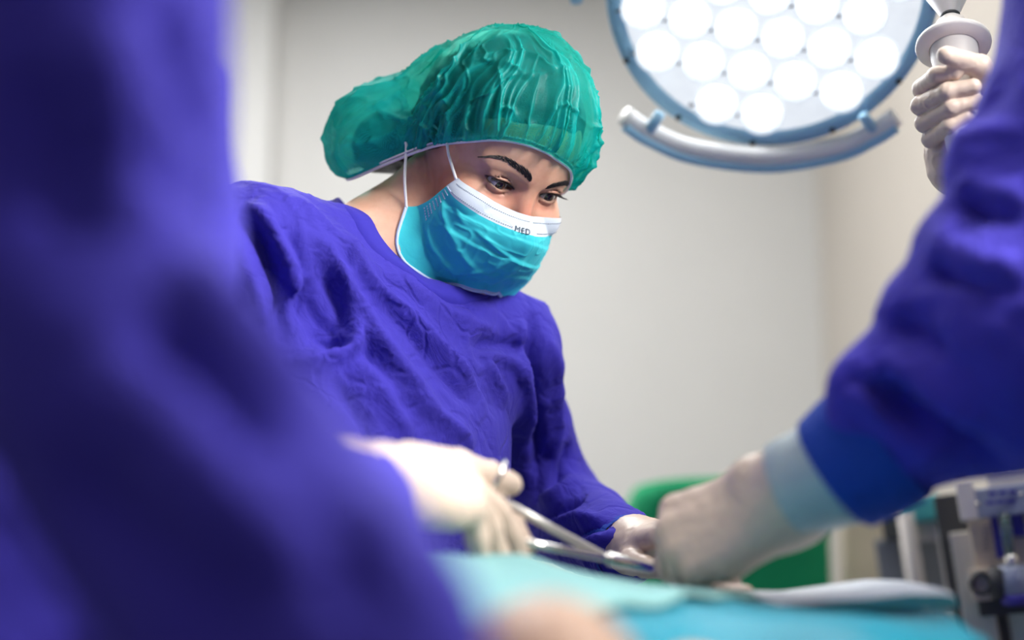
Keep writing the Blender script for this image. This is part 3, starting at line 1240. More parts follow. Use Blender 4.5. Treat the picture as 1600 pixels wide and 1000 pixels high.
v, f = surface(gown_open, (-0.46, 0.98, 0.25), (0.24, 1.86, 1.60), 0.0046)
n = vnormals(v, f)
STROKES_PX = [
    # (points in the photo, width m, height m)
    ([(372, 330), (403, 372), (428, 430), (441, 474), (440, 540)], 0.012, -0.016),
    ([(385, 318), (420, 362), (452, 420), (462, 480)], 0.012, 0.012),
    ([(430, 345), (460, 410), (470, 470), (492, 520)], 0.012, -0.010),
    ([(340, 330), (380, 400), (405, 470), (415, 540)], 0.016, 0.012),
    ([(480, 352), (520, 420), (552, 474), (580, 522), (635, 597), (676, 646)], 0.013, 0.014),
    ([(545, 470), (556, 520), (545, 548), (500, 562), (455, 575)], 0.010, 0.012),
    ([(480, 505), (520, 535), (540, 530)], 0.016, -0.014),
    ([(470, 445), (500, 500), (535, 512)], 0.014, -0.010),
    ([(500, 400), (530, 470), (560, 530), (610, 600)], 0.012, -0.010),
    ([(520, 345), (560, 420), (627, 489), (670, 532), (717, 580), (764, 635)], 0.013, 0.012),
    ([(575, 430), (640, 520), (700, 590), (740, 640)], 0.013, -0.008),
    ([(600, 420), (660, 465), (720, 500), (780, 520)], 0.016, 0.008),
    ([(640, 440), (700, 475), (760, 490)], 0.012, -0.007),
    ([(724, 478), (732, 505), (741, 534)], 0.008, 0.006),
    ([(738, 540), (780, 536), (830, 545)], 0.008, -0.008),
    ([(742, 552), (790, 562), (832, 588)], 0.007, 0.007),
    ([(755, 560), (770, 592), (792, 634)], 0.008, 0.006),
    ([(800, 570), (822, 600), (838, 690)], 0.008, 0.006),
    ([(620, 600), (680, 650), (740, 700)], 0.014, 0.009),
    ([(560, 560), (600, 620), (640, 690)], 0.012, 0.008),
    ([(520, 590), (560, 650), (580, 700)], 0.012, -0.008),
    ([(700, 560), (750, 610), (800, 690)], 0.013, -0.006),
    ([(826, 488), (836, 560), (841, 640), (842, 720), (832, 800)], 0.009, -0.016),
    ([(812, 500), (822, 560), (828, 640), (830, 720)], 0.010, 0.007),
    ([(850, 520), (868, 580), (872, 660), (862, 720)], 0.010, 0.008),
    ([(880, 620), (872, 680), (850, 740)], 0.008, -0.010),
    ([(890, 690), (880, 730), (850, 780)], 0.008, -0.012),
    ([(845, 790), (880, 775), (905, 755)], 0.008, 0.010),
    ([(850, 815), (890, 790), (915, 780)], 0.008, -0.009),
    ([(862, 832), (900, 812), (940, 815)], 0.008, 0.009),
    ([(880, 845), (920, 830), (955, 832)], 0.007, -0.007),
    ([(900, 858), (940, 842), (975, 842)], 0.007, 0.008),
    ([(330, 380), (360, 410), (380, 440)], 0.008, 0.006),
    ([(318, 350), (350, 372), (375, 372)], 0.007, -0.006),
    ([(440, 300), (500, 350), (560, 410), (620, 440)], 0.014, 0.006),
]
allp = [q for s in STROKES_PX for q in s[0]]
hits = ray_hits(v, f, allp)
strokes = []
k = 0
for pts, w, h in STROKES_PX:
    ln = [q for q in hits[k:k + len(pts)] if q is not None]
    k += len(pts)
    if len(ln) > 1:
        strokes.append((ln, w, h * 1.3))
v = fold_strokes(v, n, strokes)
n = vnormals(v, f)
v = wrinkle(v, n, 0.0032, 18.0, 31, (1.0, 1.0, 0.7))
gown = obj('surgical_gown', mesh_data('surgical_gown', v, f, M['gown']), woman)
gown['label'] = 'violet-blue long-sleeved surgical gown'
# neckband laid round the opening
gt = BVHTree.FromPolygons([tuple(q) for q in v], [tuple(q) for q in f.tolist()])
u0 = np.cross(NAX, TY)
u0 /= np.linalg.norm(u0)
w0 = np.cross(u0, NAX)
rings = []
for k in range(96):
    a = 2 * math.pi * k / 96
    dr = math.cos(a) * u0 + math.sin(a) * w0
    row = []
    for s in (0.000, 0.004, 0.012, 0.017, 0.0175):
        r = 0.0725 + s
        o = NECK_BASE + TY * 0.0165 + dr * r + NAX * 0.20
        h = gt.ray_cast(Vector(o), Vector(-NAX))
        pnt = np.array(h[0]) if h[0] is not None else NECK_BASE + dr * r
        row.append(pnt + NAX * (0.0034 if 0.0 < s < 0.0172 else -0.002))
    rings.append(row)
rings = np.array(rings)
hgt = (rings - NECK_BASE) @ NAX
for j in range(rings.shape[1]):                     # a stray hit takes the height of its neighbours
    med = np.median(np.stack([np.roll(hgt[:, j], q) for q in range(-9, 10)]), 0)
    bad = np.abs(hgt[:, j] - med) > 0.006
    rings[bad, j] += ((med - hgt[:, j])[:, None] * NAX)[bad]
for _ in range(4):
    rings = (np.roll(rings, 1, 0) + rings * 2 + np.roll(rings, -1, 0)) / 4
nb = MB().grid(rings, close_u=True).build('neckband', M['gown_band'], gown)

# ------------------------------------------------------------------ hands
def finger_pts(root, d, nrm_, lens, curl):
    """joints of a finger bending from direction d towards -nrm_"""
    pts = [np.asarray(root, float)]
    side = np.cross(d, nrm_)
    a = 0
    for l, c in zip(lens, curl):
        a += math.radians(c)
        dd = math.cos(a) * d - math.sin(a) * nrm_
        pts.append(pts[-1] + dd * l)
    return pts


def hand_joints(wrist, fwd, back, thumb_side, curls, spread=1.0, scale=1.0, thumb=None):
    """wrist point, direction of the fingers, outward normal of the back of the hand, direction of the thumb"""
    y = np.asarray(fwd, float)
    y = y / np.linalg.norm(y)
    z = np.asarray(back, float)
    z = z - y * (z @ y)
    z /= np.linalg.norm(z)
    x = np.cross(y, z)
    if x @ np.asarray(thumb_side) < 0:
        x = -x
    s = 0.001 * scale

    def L(a, b, c):
        return np.asarray(wrist) + s * (a * x + b * y + c * z)
    J = {'wrist': np.asarray(wrist, float), 'x': x, 'y': y, 'z': z, 's': s}
    roots = [(22, 86, 1), (3, 90, 4), (-15, 85, 2), (-31, 75, -2)]
    lens = [(42, 25, 20), (46, 28, 21), (42, 26, 21), (33, 20, 18)]
    fan = [0.10, 0.0, -0.07, -0.16]
    J['fingers'] = []
    for (a, b, c), l, fa, cu in zip(roots, lens, fan, curls):
        d = y + x * fa * spread
        d /= np.linalg.norm(d)
        J['fingers'].append(finger_pts(L(a, b, c), d, z, [q * s for q in l], cu))
    J['thumb'] = [L(*q) for q in (thumb or [(20, 22, -8), (40, 50, -16), (44, 80, -24), (40, 104, -32)])]
    return J


def hand_sdf(p, J, k_palm=0.010, rf=1.0):
    s = J['s'] / 0.001
    w = J['wrist']
    x, y, z = J['x'], J['y'], J['z']
    roots = [q[0] for q in J['fingers']]
    wr = [w + x * 0.014 * s, w + x * 0.004 * s, w - x * 0.006 * s, w - x * 0.014 * s]
    d = None
    for a, b, ra, rb in zip(wr, roots, (0.017, 0.0175, 0.017, 0.016), (0.0125, 0.013, 0.0125, 0.0115)):
        e = cone(p, a, b, ra * s, rb * s)
        d = e if d is None else smin(d, e, 0.010 * s)
    # ball of the thumb and heel of the hand
    t = J['thumb']
    d = smin(d, cone(p, t[0], t[1], 0.017 * s, 0.0125 * s), 0.012 * s)
    d = smin(d, cone(p, w - x * 0.012 * s + y * 0.02 * s - z * 0.006 * s, roots[3] - y * 0.02 * s - z * 0.004 * s, 0.015 * s, 0.012 * s), 0.012 * s)
    for fpts, r in zip(J['fingers'], (1.0, 1.03, 0.98, 0.88)):
        rs = np.array([0.0108, 0.0098, 0.0088, 0.0074]) * r * s * rf
        e = chain(p, fpts, rs, 0.003 * s)
        d = smin(d, e, J.get('kf', 0.0035) * s)
    e = chain(p, t[1:], np.array([0.0122, 0.0112, 0.0086]) * s * rf, 0.003 * s)
    d = smin(d, e, 0.006 * s)
    return d


def build_glove(name, J, forearm, r0, r1, parent, h=0.0022, rim=True, cuff_len=0.0, rf=1.0, label=None, relief=0.0006):
    """glove: hand plus a stretch of forearm (elbow-side end point, radii at wrist and end)"""
    w = J['wrist']
    fa = np.asarray(forearm, float)

    def f_(p):
        return smin(hand_sdf(p, J, rf=rf), cone(p, w, fa, r0, r1), 0.02)
    pts = np.array([w, fa] + [q for g in J['fingers'] for q in g] + list(J['thumb']))
    vv_, ff_ = surface(f_, pts.min(0) - 0.05, pts.max(0) + 0.05, h, 2)
    nn = vnormals(vv_, ff_)
    vv_ = wrinkle(vv_, nn, relief, 90.0, 51)
    g = obj(name, mesh_data(name, vv_, ff_, M['glove']), parent)
    if label:
        g['label'] = label
    # rolled rim of the glove
    ax = (fa - w) / np.linalg.norm(fa - w)
    if not rim:
        return g
    mb = MB().lathe([(r1 * 1.00, -0.003), (r1 * 1.06, -0.002), (r1 * 1.08, 0.001), (r1 * 1.05, 0.004), (r1 * 0.9, 0.005)], 40, fa, ax)
    mb.build('glove_rim', M['glove'], g)
    return g


# her left hand, reaching past the instrument
fw = P(1072, 830, 1.29) - LWR
Jw = hand_joints(LWR + 0.02 * fw / np.linalg.norm(fw), fw, UPV + 0.3 * np.array([0, -1, 0]), P(900, 900, 1.2) - LWR, [(30, 50, 30), (34, 50, 30), (36, 50, 30), (38, 50, 30)], scale=0.88)
build_glove('glove', Jw, LWR - 0.02 * fw / np.linalg.norm(fw), 0.028, 0.030, woman, rim=False, label='white latex glove on her left hand')
fw = P(760, 940, 1.12) - RWR
Jw = hand_joints(RWR + 0.02 * fw / np.linalg.norm(fw), fw, UPV, P(700, 800, 1.3) - RWR, [(20, 35, 25), (28, 40, 25), (32, 42, 25), (36, 42, 25)], scale=0.93)
build_glove('glove', Jw, RWR - 0.02 * fw / np.linalg.norm(fw), 0.028, 0.030, woman, h=0.003, label='white latex glove on her right hand')
# knitted cuff at her left wrist
ax = (LEL - LWR) / np.linalg.norm(LEL - LWR)
prof = []
for k in range(15):
    prof.append((0.0335 + 0.0012 * (k % 2), -0.020 + 0.003 * k))
MB().lathe(prof, 48, LWR, ax).build('knit_cuff', M['gown_cuff'], gown)
# legs and clogs below the gown
for s in (-1, 1):
    hipp = TM + TX * 0.09 * s * np.array([1, 1, 0]) + TZ * -0.55
    foot = np.array([hipp[0], hipp[1], 0.0])
    MB().tube(np.array([[hipp[0], hipp[1], 0.42], [foot[0], foot[1], 0.25], [foot[0], foot[1], 0.06]]), np.array([0.075, 0.07, 0.065]), 20).build('trouser_leg', M['trouser'], woman)
    def shoe_sdf(p, foot=foot):
        d = cone(p, foot + np.array([0, 0, 0.035]), foot + FW * 0.13 + np.array([0, 0, 0.03]), 0.045, 0.04)
        d = smin(d, cone(p, foot + np.array([0, 0, 0.05]), foot + FW * 0.06 + np.array([0, 0, 0.045]), 0.045, 0.04), 0.02)
        return np.maximum(d, -(p[:, 2] - 0.001))
    sv, sf = surface(shoe_sdf, foot - np.array([0.2, 0.2, 0.02]), foot + np.array([0.2, 0.2, 0.14]), 0.008, 1)
    obj('clog', mesh_data('clog', sv, sf, M['shoe']), woman)


# ------------------------------------------------------------------ the two colleagues in the foreground
def legs(person, hips, facing):
    facing = np.asarray(facing, float)
    for hp in hips:
        foot = np.array([hp[0], hp[1], 0.0])
        MB().tube(np.array([[hp[0], hp[1], 0.42], [foot[0], foot[1], 0.25], [foot[0], foot[1], 0.06]]), np.array([0.075, 0.07, 0.065]), 20).build('trouser_leg', M['trouser'], person)

        def sh(p):
            d = cone(p, foot + np.array([0, 0, 0.035]), foot + facing * 0.13 + np.array([0, 0, 0.03]), 0.045, 0.04)
            d = smin(d, cone(p, foot + np.array([0, 0, 0.05]), foot + facing * 0.06 + np.array([0, 0, 0.045]), 0.045, 0.04), 0.02)
            return np.maximum(d, -(p[:, 2] - 0.001))
        sv, sf = surface(sh, foot - np.array([0.2, 0.2, 0.02]), foot + np.array([0.2, 0.2, 0.14]), 0.008, 1)
        obj('clog', mesh_data('clog', sv, sf, M['shoe']), person)


def spare_head(person, at_, yaw, tilt):
    """head of a colleague above the picture: the same modelling, capped and masked"""
    R_ = rotm((0, 0, 1), yaw) @ rotm((1, 0, 0), tilt)
    base = woman.data

    def moved(src, name, mat, par):
        n_ = len(src.vertices)
        co = np.empty(n_ * 3, np.float32)
        src.vertices.foreach_get('co', co)
        q = w2h(co.reshape(-1, 3)) / 1000.0 @ R_.T + at_
        m_ = src.copy()
        m_.vertices.foreach_set('co', q.astype(np.float32).ravel())
        m_.update()
        return obj(name, m_, par)
    c_ = moved(cap.data, 'bouffant_cap', M['cap'], person)
    m_ = moved(mask.data, 'face_mask', M['mask'], person)
    return R_


def colleague_body(name, neck, at_, R_, label, group):
    """skin of head and neck, one mesh"""
    def f_(p):
        q = (p - at_) @ R_ * 1000.0
        ax = np.abs(q[:, 0])
        qs = np.stack([ax, q[:, 1], q[:, 2]], 1)
        d = ellip(q, (0, -76, 36), (72, 94, 80))
        d = smin(d, ellip(q, (0, -30, -38), (57, 46, 74)), 26)
        d = smin(d, ellip(q, (0, -32, 36), (60, 50, 52)), 18)
        d = smin(d, cone(q, (0, 7, 6), (0, 26, -36), 6.5, 8.5), 9)
        d = smax(d, -ellip(qs, (31, 19, -3), (18, 13, 12)), 11)
        d = smin(d, sphere(qs, (31, -3, 0), 13), 5)
        d = d / 1000.0
        return smin(d, cone(p, at_ + R_ @ np.array([0, -0.085, -0.04]), neck, 0.055, 0.06), 0.02)
    pts = np.array([neck, at_])
    v_, f2 = surface(f_, pts.min(0) - 0.2, pts.max(0) + 0.2, 0.005, 1)
    o = obj(name, mesh_data(name, v_, f2, M['skin']))
    tag(o, label, 'person', group)
    return o


# --- left: seen from behind the arm, very near the camera
A0, A1 = P(100, -330, 0.66), P(118, 215, 0.60)
B0, B1 = P(110, 470, 0.57), P(490, 1040, 0.50)
LPW = P(556, 775, 0.95)
L_TR = P(-190, 420, 0.78)


def left_sdf(p):
    d = cone(p, A0, A1, 0.075, 0.064)
    d = smin(d, cone(p, A1 - 0.02 * RGT, B0 - 0.02 * RGT, 0.056, 0.050), 0.012)
    d = smin(d, cone(p, B0, B1, 0.056, 0.060), 0.014)
    d = smin(d, cone(p, B1, LPW, 0.056, 0.034), 0.02)
    c = np.array([L_TR[0], L_TR[1], 0])
    q = p - c
    d = smin(d, loft(q, [(1.47, 0.10, 0.09, 0), (1.40, 0.19, 0.115, 0), (1.2, 0.20, 0.13, 0), (0.95, 0.20, 0.15, 0), (0.6, 0.23, 0.18, 0), (0.32, 0.24, 0.19, 0)]), 0.06)
    # other arm, out of view, hanging at the far side
    d = smin(d, cone(p, c + np.array([-0.17, 0.04, 1.38]), c + np.array([-0.19, 0.12, 1.10]), 0.06, 0.055), 0.03)
    d = smin(d, cone(p, c + np.array([-0.19, 0.12, 1.10]), c + np.array([-0.06, 0.32, 1.06]), 0.055, 0.04), 0.03)
    return d


v, f = surface(left_sdf, (-0.75, 0.3, 0.25), (0.06, 1.15, 1.62), 0.008)
n = vnormals(v, f)
LSTR = [([(160, 20), (175, 150), (190, 300), (240, 380)], 0.022, 0.012), ([(250, 0), (290, 120), (310, 230)], 0.014, -0.012), ([(60, 100), (80, 250), (150, 380)], 0.02, -0.012),
        ([(250, 440), (340, 470), (420, 560), (480, 640)], 0.016, 0.010), ([(200, 500), (330, 600), (430, 740)], 0.018, -0.014), ([(150, 560), (300, 700), (420, 830), (520, 900)], 0.018, 0.010),
        ([(560, 780), (620, 870), (640, 960)], 0.014, 0.008), ([(440, 760), (520, 850), (560, 960)], 0.014, -0.010), ([(100, 700), (250, 850), (400, 980)], 0.02, -0.012)]
hits = ray_hits(v, f, [q for s in LSTR for q in s[0]])
k = 0
st = []
for pts, w, h in LSTR:
    ln = [q for q in hits[k:k + len(pts)] if q is not None]
    k += len(pts)
    if len(ln) > 1:
        st.append((ln, w, h))
v = fold_strokes(v, n, st)
v = wrinkle(v, vnormals(v, f), 0.004, 11.0, 71)
lneck = np.array([L_TR[0] + 0.02, L_TR[1], 1.47])
lhead = lneck + np.array([0.03, 0.10, 0.17])
lR = rotm((0, 0, 1), math.radians(-35)) @ rotm((1, 0, 0), math.radians(-25))
left_person = colleague_body('person', lneck, lhead, lR, 'blurred person in violet gown filling the left foreground, gripping the long steel instrument', 'surgical team')
lg = obj('surgical_gown', mesh_data('surgical_gown', v, f, M['gown']), left_person)
lg['label'] = 'out-of-focus violet surgical gown'
spare_head(left_person, lhead, math.radians(-35), math.radians(-25))
legs(left_person, [(L_TR[0] + 0.1, L_TR[1] - 0.02), (L_TR[0] - 0.1, L_TR[1] + 0.04)], (0.5, 0.86, 0))
# the hand with the instrument
JL = hand_joints(P(592, 762, 0.99), P(735, 772, 1.07) - P(592, 762, 0.99), UPV * 0.9 - VIEW * 0.28 + 0.1 * RGT, VIEW, [(30, 22, 10), (38, 26, 10), (48, 28, 10), (56, 28, 10)], scale=1.04)
JL['fingers'] = [
    [P(690, 744, 1.085), P(762, 776, 1.115), P(800, 816, 1.125), P(822, 856, 1.125)],
    [P(722, 752, 1.072), P(776, 800, 1.092), P(802, 842, 1.100), P(814, 880, 1.100)],
    [P(738, 772, 1.052), P(764, 824, 1.064), P(777, 866, 1.070), P(781, 900, 1.070)],
    [P(736, 794, 1.032), P(746, 840, 1.038), P(750, 875, 1.042), P(750, 905, 1.042)]]
JL['thumb'] = [P(640, 728, 1.03), P(715, 730, 1.085), P(762, 744, 1.11), P(798, 757, 1.125)]
build_glove('glove', JL, P(530, 765, 0.92), 0.031, 0.035, left_person, h=0.0025, label='cream latex glove on the instrument hand')

# --- right: near arm reaching in from the right, far hand up on the lamp handle
RSH, REB, RSE = P(1790, -60, 1.03), P(1612, 530, 0.985), P(1338, 718, 1.03)
R_TC = np.array([RSH[0] + 0.20, RSH[1] + 0.20, 0])
FSH = R_TC + np.array([-0.06, 0.19, 1.46])
FEB = R_TC + np.array([-0.01, 0.27, 1.18])
FWR = P(1566, 345, 1.41)


def right_sdf(p):
    d = cone(p, RSH, REB, 0.080, 0.080)
    d = smin(d, cone(p, REB, RSE, 0.070, 0.041), 0.04)
    d = smin(d, cone(p, RSH, R_TC + np.array([0.0, -0.13, 1.44]), 0.080, 0.095), 0.05)
    q = p - R_TC
    q = np.stack([q[:, 1], -q[:, 0], q[:, 2]], 1)
    d = smin(d, loft(q, [(1.53, 0.09, 0.08, 0), (1.47, 0.17, 0.10, 0), (1.25, 0.19, 0.12, 0), (0.95, 0.19, 0.14, 0), (0.6, 0.22, 0.16, 0), (0.32, 0.23, 0.17, 0)]), 0.06)
    d = smin(d, cone(p, FSH, FEB, 0.062, 0.055), 0.03)
    d = smin(d, cone(p, FEB, FWR, 0.052, 0.036), 0.03)
    # gathered cloth along the arm
    for px, py, r in ((1545, 262, 0.030), (1500, 392, 0.034), (1440, 480, 0.028), (1385, 575, 0.028), (1345, 625, 0.026)):
        d = smin(d, sphere(p, P(px, py, 1.0), r), 0.018)
    return d


v, f = surface(right_sdf, (0.2, 0.8, 0.25), (0.93, 1.62, 1.68), 0.006)
n = vnormals(v, f)
RSTR = [([(1365, 590), (1424, 640), (1497, 684), (1580, 730)], 0.013, -0.020), ([(1330, 600), (1400, 670), (1470, 720)], 0.012, 0.008), ([(1380, 550), (1450, 610), (1540, 660)], 0.016, 0.012),
        ([(1500, 312), (1540, 335), (1600, 350)], 0.011, -0.012), ([(1455, 415), (1500, 440), (1600, 470)], 0.012, -0.012), ([(1395, 500), (1440, 520), (1480, 560)], 0.009, -0.012),
        ([(1325, 590), (1350, 605), (1370, 610)], 0.007, -0.009), ([(1490, 285), (1550, 300), (1600, 310)], 0.012, 0.008), ([(1450, 380), (1520, 410), (1600, 430)], 0.016, 0.010)]
hits = ray_hits(v, f, [q for s in RSTR for q in s[0]])
k = 0
st = []
for pts, w, h in RSTR:
    ln = [q for q in hits[k:k + len(pts)] if q is not None]
    k += len(pts)
    if len(ln) > 1:
        st.append((ln, w, h))
v = fold_strokes(v, n, st)
v = wrinkle(v, vnormals(v, f), 0.004, 14.0, 81)
rneck = np.array([R_TC[0] - 0.02, R_TC[1], 1.53])
rhead = rneck + np.array([-0.10, 0.0, 0.17])
rR = rotm((0, 0, 1), math.radians(90)) @ rotm((1, 0, 0), math.radians(-28))
right_person = colleague_body('person', rneck, rhead, rR, 'person reaching in from the right edge with one gloved hand raised to the lamp handle', 'surgical team')
rg = obj('surgical_gown', mesh_data('surgical_gown', v, f, M['gown']), right_person)
rg['label'] = 'violet surgical gown with bunched sleeve'
spare_head(right_person, rhead, math.radians(90), math.radians(-28))
legs(right_person, [(R_TC[0], R_TC[1] - 0.1), (R_TC[0], R_TC[1] + 0.1)], (-1, 0, 0))
# knitted blue cuff and long glove cuff on the near arm
ax = (REB - RSE) / np.linalg.norm(REB - RSE)
MB().lathe([(0.040, -0.022), (0.0455, -0.018), (0.047, -0.010), (0.049, 0.000), (0.0515, 0.020), (0.050, 0.03)], 48, RSE, ax).build('knit_cuff', M['gown_cuff'], rg)
W2 = P(1236, 780, 1.06)
JR = hand_joints(W2, P(1110, 822, 1.085) - W2, UPV * 0.75 - VIEW * 0.75 - 0.1 * RGT, UPV + VIEW * 0.5, [(60, 55, 25), (64, 55, 25), (68, 55, 25), (70, 55, 25)], scale=1.08)
JR['thumb'] = [W2 + 0.02 * VIEW - 0.025 * RGT + 0.012 * UPV, P(1120, 812, 1.11), P(1072, 848, 1.14), P(1038, 880, 1.15)]
gr = build_glove('glove', JR, P(1262, 752, 1.045), 0.0335, 0.037, right_person, h=0.0025, rim=False, label='cream latex glove of the lowered hand')
e0 = P(1232, 766, 1.052)
e1 = P(1322, 728, 1.032)
axc = (e1 - e0)
ln = np.linalg.norm(axc)
MB().lathe([(0.0365, 0.0), (0.0378, 0.001), (0.0385, 0.02 * ln / 0.05), (0.041, 0.035), (0.0435, ln), (0.041, ln + 0.001)], 48, e0, axc / ln).build('glove_cuff', M['glove_cuff'], gr)

# far hand closed round the lamp handle
J3 = {'s': 0.00098, 'kf': 0.0012}
J3['wrist'] = P(1503, 258, 1.362)
J3['fingers'] = [
    [P(1462, 128, 1.376), P(1442, 138, 1.338), P(1464, 118, 1.306), P(1492, 114, 1.297)],
    [P(1462, 160, 1.378), P(1440, 165, 1.332), P(1480, 144, 1.297), P(1520, 135, 1.291)],
    [P(1464, 191, 1.376), P(1445, 192, 1.332), P(1486, 169, 1.297), P(1527, 159, 1.293)],
    [P(1470, 219, 1.370), P(1454, 217, 1.332), P(1484, 197, 1.300), P(1510, 184, 1.296)]]
J3['thumb'] = [P(1520, 226, 1.365), P(1550, 150, 1.345), P(1530, 104, 1.303), P(1478, 86, 1.283)]
yv = P(1466, 170, 1.376) - J3['wrist']
J3['y'] = yv / np.linalg.norm(yv)
xv = P(1462, 132, 1.376) - P(1472, 212, 1.370)
xv = xv - J3['y'] * (xv @ J3['y'])
J3['x'] = xv / np.linalg.norm(xv) * 1.0
xx = P(1530, 220, 1.36) - P(1470, 235, 1.36)
xx = xx - J3['y'] * (xx @ J3['y'])
J3['x'] = xx / np.linalg.norm(xx)
J3['z'] = np.cross(J3['x'], J3['y'])
if J3['z'] @ VIEW < 0:
    J3['z'] = -J3['z']
build_glove('glove', J3, P(1560, 330, 1.405), 0.027, 0.030, right_person, h=0.0015, rf=0.95, label='white latex glove gripping the lamp handle', relief=0.0005)


# ------------------------------------------------------------------ surgical lamps
def frame_of(axis):
    a = np.asarray(axis, float)
    a = a / np.linalg.norm(a)
    u = np.cross(a, (0, 0, 1.0))
    u /= np.linalg.norm(u)
    w = np.cross(u, a)
    return a, u, w


def emission(name, col, strength, rough=0.2):
    m, nt, b = new_mat(name)
    tc = nd(nt, 'ShaderNodeTexCoord')
    no = nd(nt, 'ShaderNodeTexNoise', Scale=60.0, Detail=2.0)
    nt.links.new(tc.outputs['Object'], no.inputs['Vector'])
    nt.links.new(ramp(nt, no.outputs['Fac'], [(0.3, tuple(v * 0.92 for v in col[:3]) + (1,)), (0.7, col)]), b.inputs['Emission Color'])
    b.inputs['Base Color'].default_value = (0.12, 0.13, 0.14, 1)
    b.inputs['Emission Strength'].default_value = strength
    b.inputs['Roughness'].default_value = rough
    return m


M['led'] = emission('led_lens_lit', (0.93, 0.97, 1.0, 1), LED_STRENGTH)
M['led2'] = emission('led_lens_overhead', (0.96, 0.98, 1.0, 1), 12.0)
M['led_plate'] = emission('lamp_front_glass', (0.88, 0.93, 1.0, 1), 0.9)
M['led_ring'] = simple('lens_ring', lin(120, 126, 132), 0.2, var=0.02, emit=(0.86, 0.92, 1.0, 1), estr=0.76)
for k in ('led_plate', 'led_ring', 'led2'):
    M[k].cycles.emission_sampling = 'NONE'


def lamp_head(root, c, axis, r, led, with_hole=0.0):
    a, u, w = frame_of(axis)
    hs_ = MB().lathe([(with_hole + 0.001, 0.016), (r * 0.4, -0.070), (r * 0.75, -0.060), (r * 0.97, -0.030), (r * 1.035, 0.000), (r * 1.03, 0.006)], 72, c, a)
    hs_.build('housing', M['lamp_white'], root)
    MB().lathe([(r * 1.035, -0.012), (r * 1.045, 0.0), (r * 1.03, 0.012), (r * 0.97, 0.013), (r * 0.935, 0.006)], 96, c, a).build('rim', M['lamp_blue'], root)
    MB().lathe([(max(with_hole, 0.0005), 0.004), (r * 0.5, 0.004), (r * 0.975, 0.004)], 72, c, a).build('lens_plate', M['led_plate'], root)
    # lens cups on a six-sided grid
    lens = MB().lathe([(0.0205, 0.0), (0.0195, 0.004), (0.014, 0.007), (0.008, 0.0085), (0.0, 0.009)], 20, (0, 0, 0), (0, 0, 1)).data('led_lens', M[led])
    ring = MB().lathe([(0.0205, 0.0), (0.0262, 0.0), (0.0266, 0.009), (0.0256, 0.011), (0.0238, 0.004), (0.0205, 0.003)], 24, (0, 0, 0), (0, 0, 1)).data('lens_ring', M['led_ring'])
    clip = MB().box((0.029, 0, 0.006), (0.004, 0.0012, 0.003)).data('lens_clip', M['grey_panel'], False)
    Rm = Matrix((u, w, a)).transposed().to_4x4()
    sp = 0.0545
    for i in range(-5, 6):
        for j in range(-5, 6):
            x = (i + 0.5 * j) * sp
            y = j * sp * 0.866
            ang = 0.30
            x, y = x * math.cos(ang) - y * math.sin(ang), x * math.sin(ang) + y * math.cos(ang)
            rr = math.hypot(x, y)
            if rr > r * 0.965 - 0.019 or rr < with_hole + 0.027 * (with_hole > 0):
                continue
            pos = np.asarray(c) + u * x + w * y + a * 0.005
            mw = Matrix.Translation(Vector(pos)) @ Rm
            o = bpy.data.objects.new('led_lens', lens)
            COL.objects.link(o)
            o.parent = root
            o.matrix_parent_inverse = Matrix.Translation(-Vector(root.location))
            o.matrix_basis = mw
            for nm, me_ in (('lens_ring', ring), ('lens_clip', clip)):
                o2 = bpy.data.objects.new(nm, me_)
                COL.objects.link(o2)
                o2.parent = o
    return a, u, w


LC = P(1203, -14, 1.62)
LAX = np.array([-0.16, -0.75, -0.64])
lamp = empty('surgical_lamp', LC, 'round ceiling surgical lamp with blue rim, its many bright LEDs lit', 'lamp')
a, u, w = lamp_head(lamp, LC, LAX, 0.180, 'led')
for k in range(12):
    t = 2 * math.pi * (k + 0.3) / 12
    MB().lathe([(0.0035, 0.0), (0.0035, 0.003), (0.0, 0.0035)], 10, LC + 0.1815 * (math.cos(t) * u + math.sin(t) * w) + a * 0.012, a).build('screw', M['dark'], lamp)
# grab rail below, white with a blue underside, held by two brackets
rail = spline([P(976, 181, 1.655), P(1010, 203, 1.67), P(1080, 232, 1.69), P(1200, 246, 1.70), P(1310, 229, 1.69), P(1368, 203, 1.67), P(1400, 183, 1.655)], 60)
MB().tube(rail, 0.0120, 16).build('grab_rail', M['lamp_white'], lamp)
MB().tube(rail + np.array([0, 0.0, -0.0135]), 0.0058, 12).build('rail_trim', M['lamp_blue'], lamp)
for q0, q1 in (((1032, 176), (1014, 206)), ((1348, 180), (1366, 204))):
    MB().tube(np.array([P(q0[0], q0[1], 1.645), P((q0[0] + q1[0]) / 2, (q0[1] + q1[1]) / 2, 1.65), P(q1[0], q1[1], 1.668)]), 0.0065, 10).build('rail_bracket', M['lamp_blue'], lamp)
rail2 = spline([P(901, 3, 1.655), P(893, -60, 1.67), P(905, -140, 1.68), P(950, -190, 1.665)], 30)
MB().tube(rail2, 0.0075, 12).build('side_rail', M['lamp_blue'], lamp)
back = LC - a * 0.06
MB().tube(spline([back, back - a * 0.12, back - a * 0.16 + np.array([0.02, 0.05, 0.12]), np.array([back[0] + 0.1, back[1] + 0.35, 2.55]), np.array([back[0] + 0.1, back[1] + 0.35, 3.0])], 40), 0.028, 16).build('suspension_arm', M['lamp_white'], lamp)

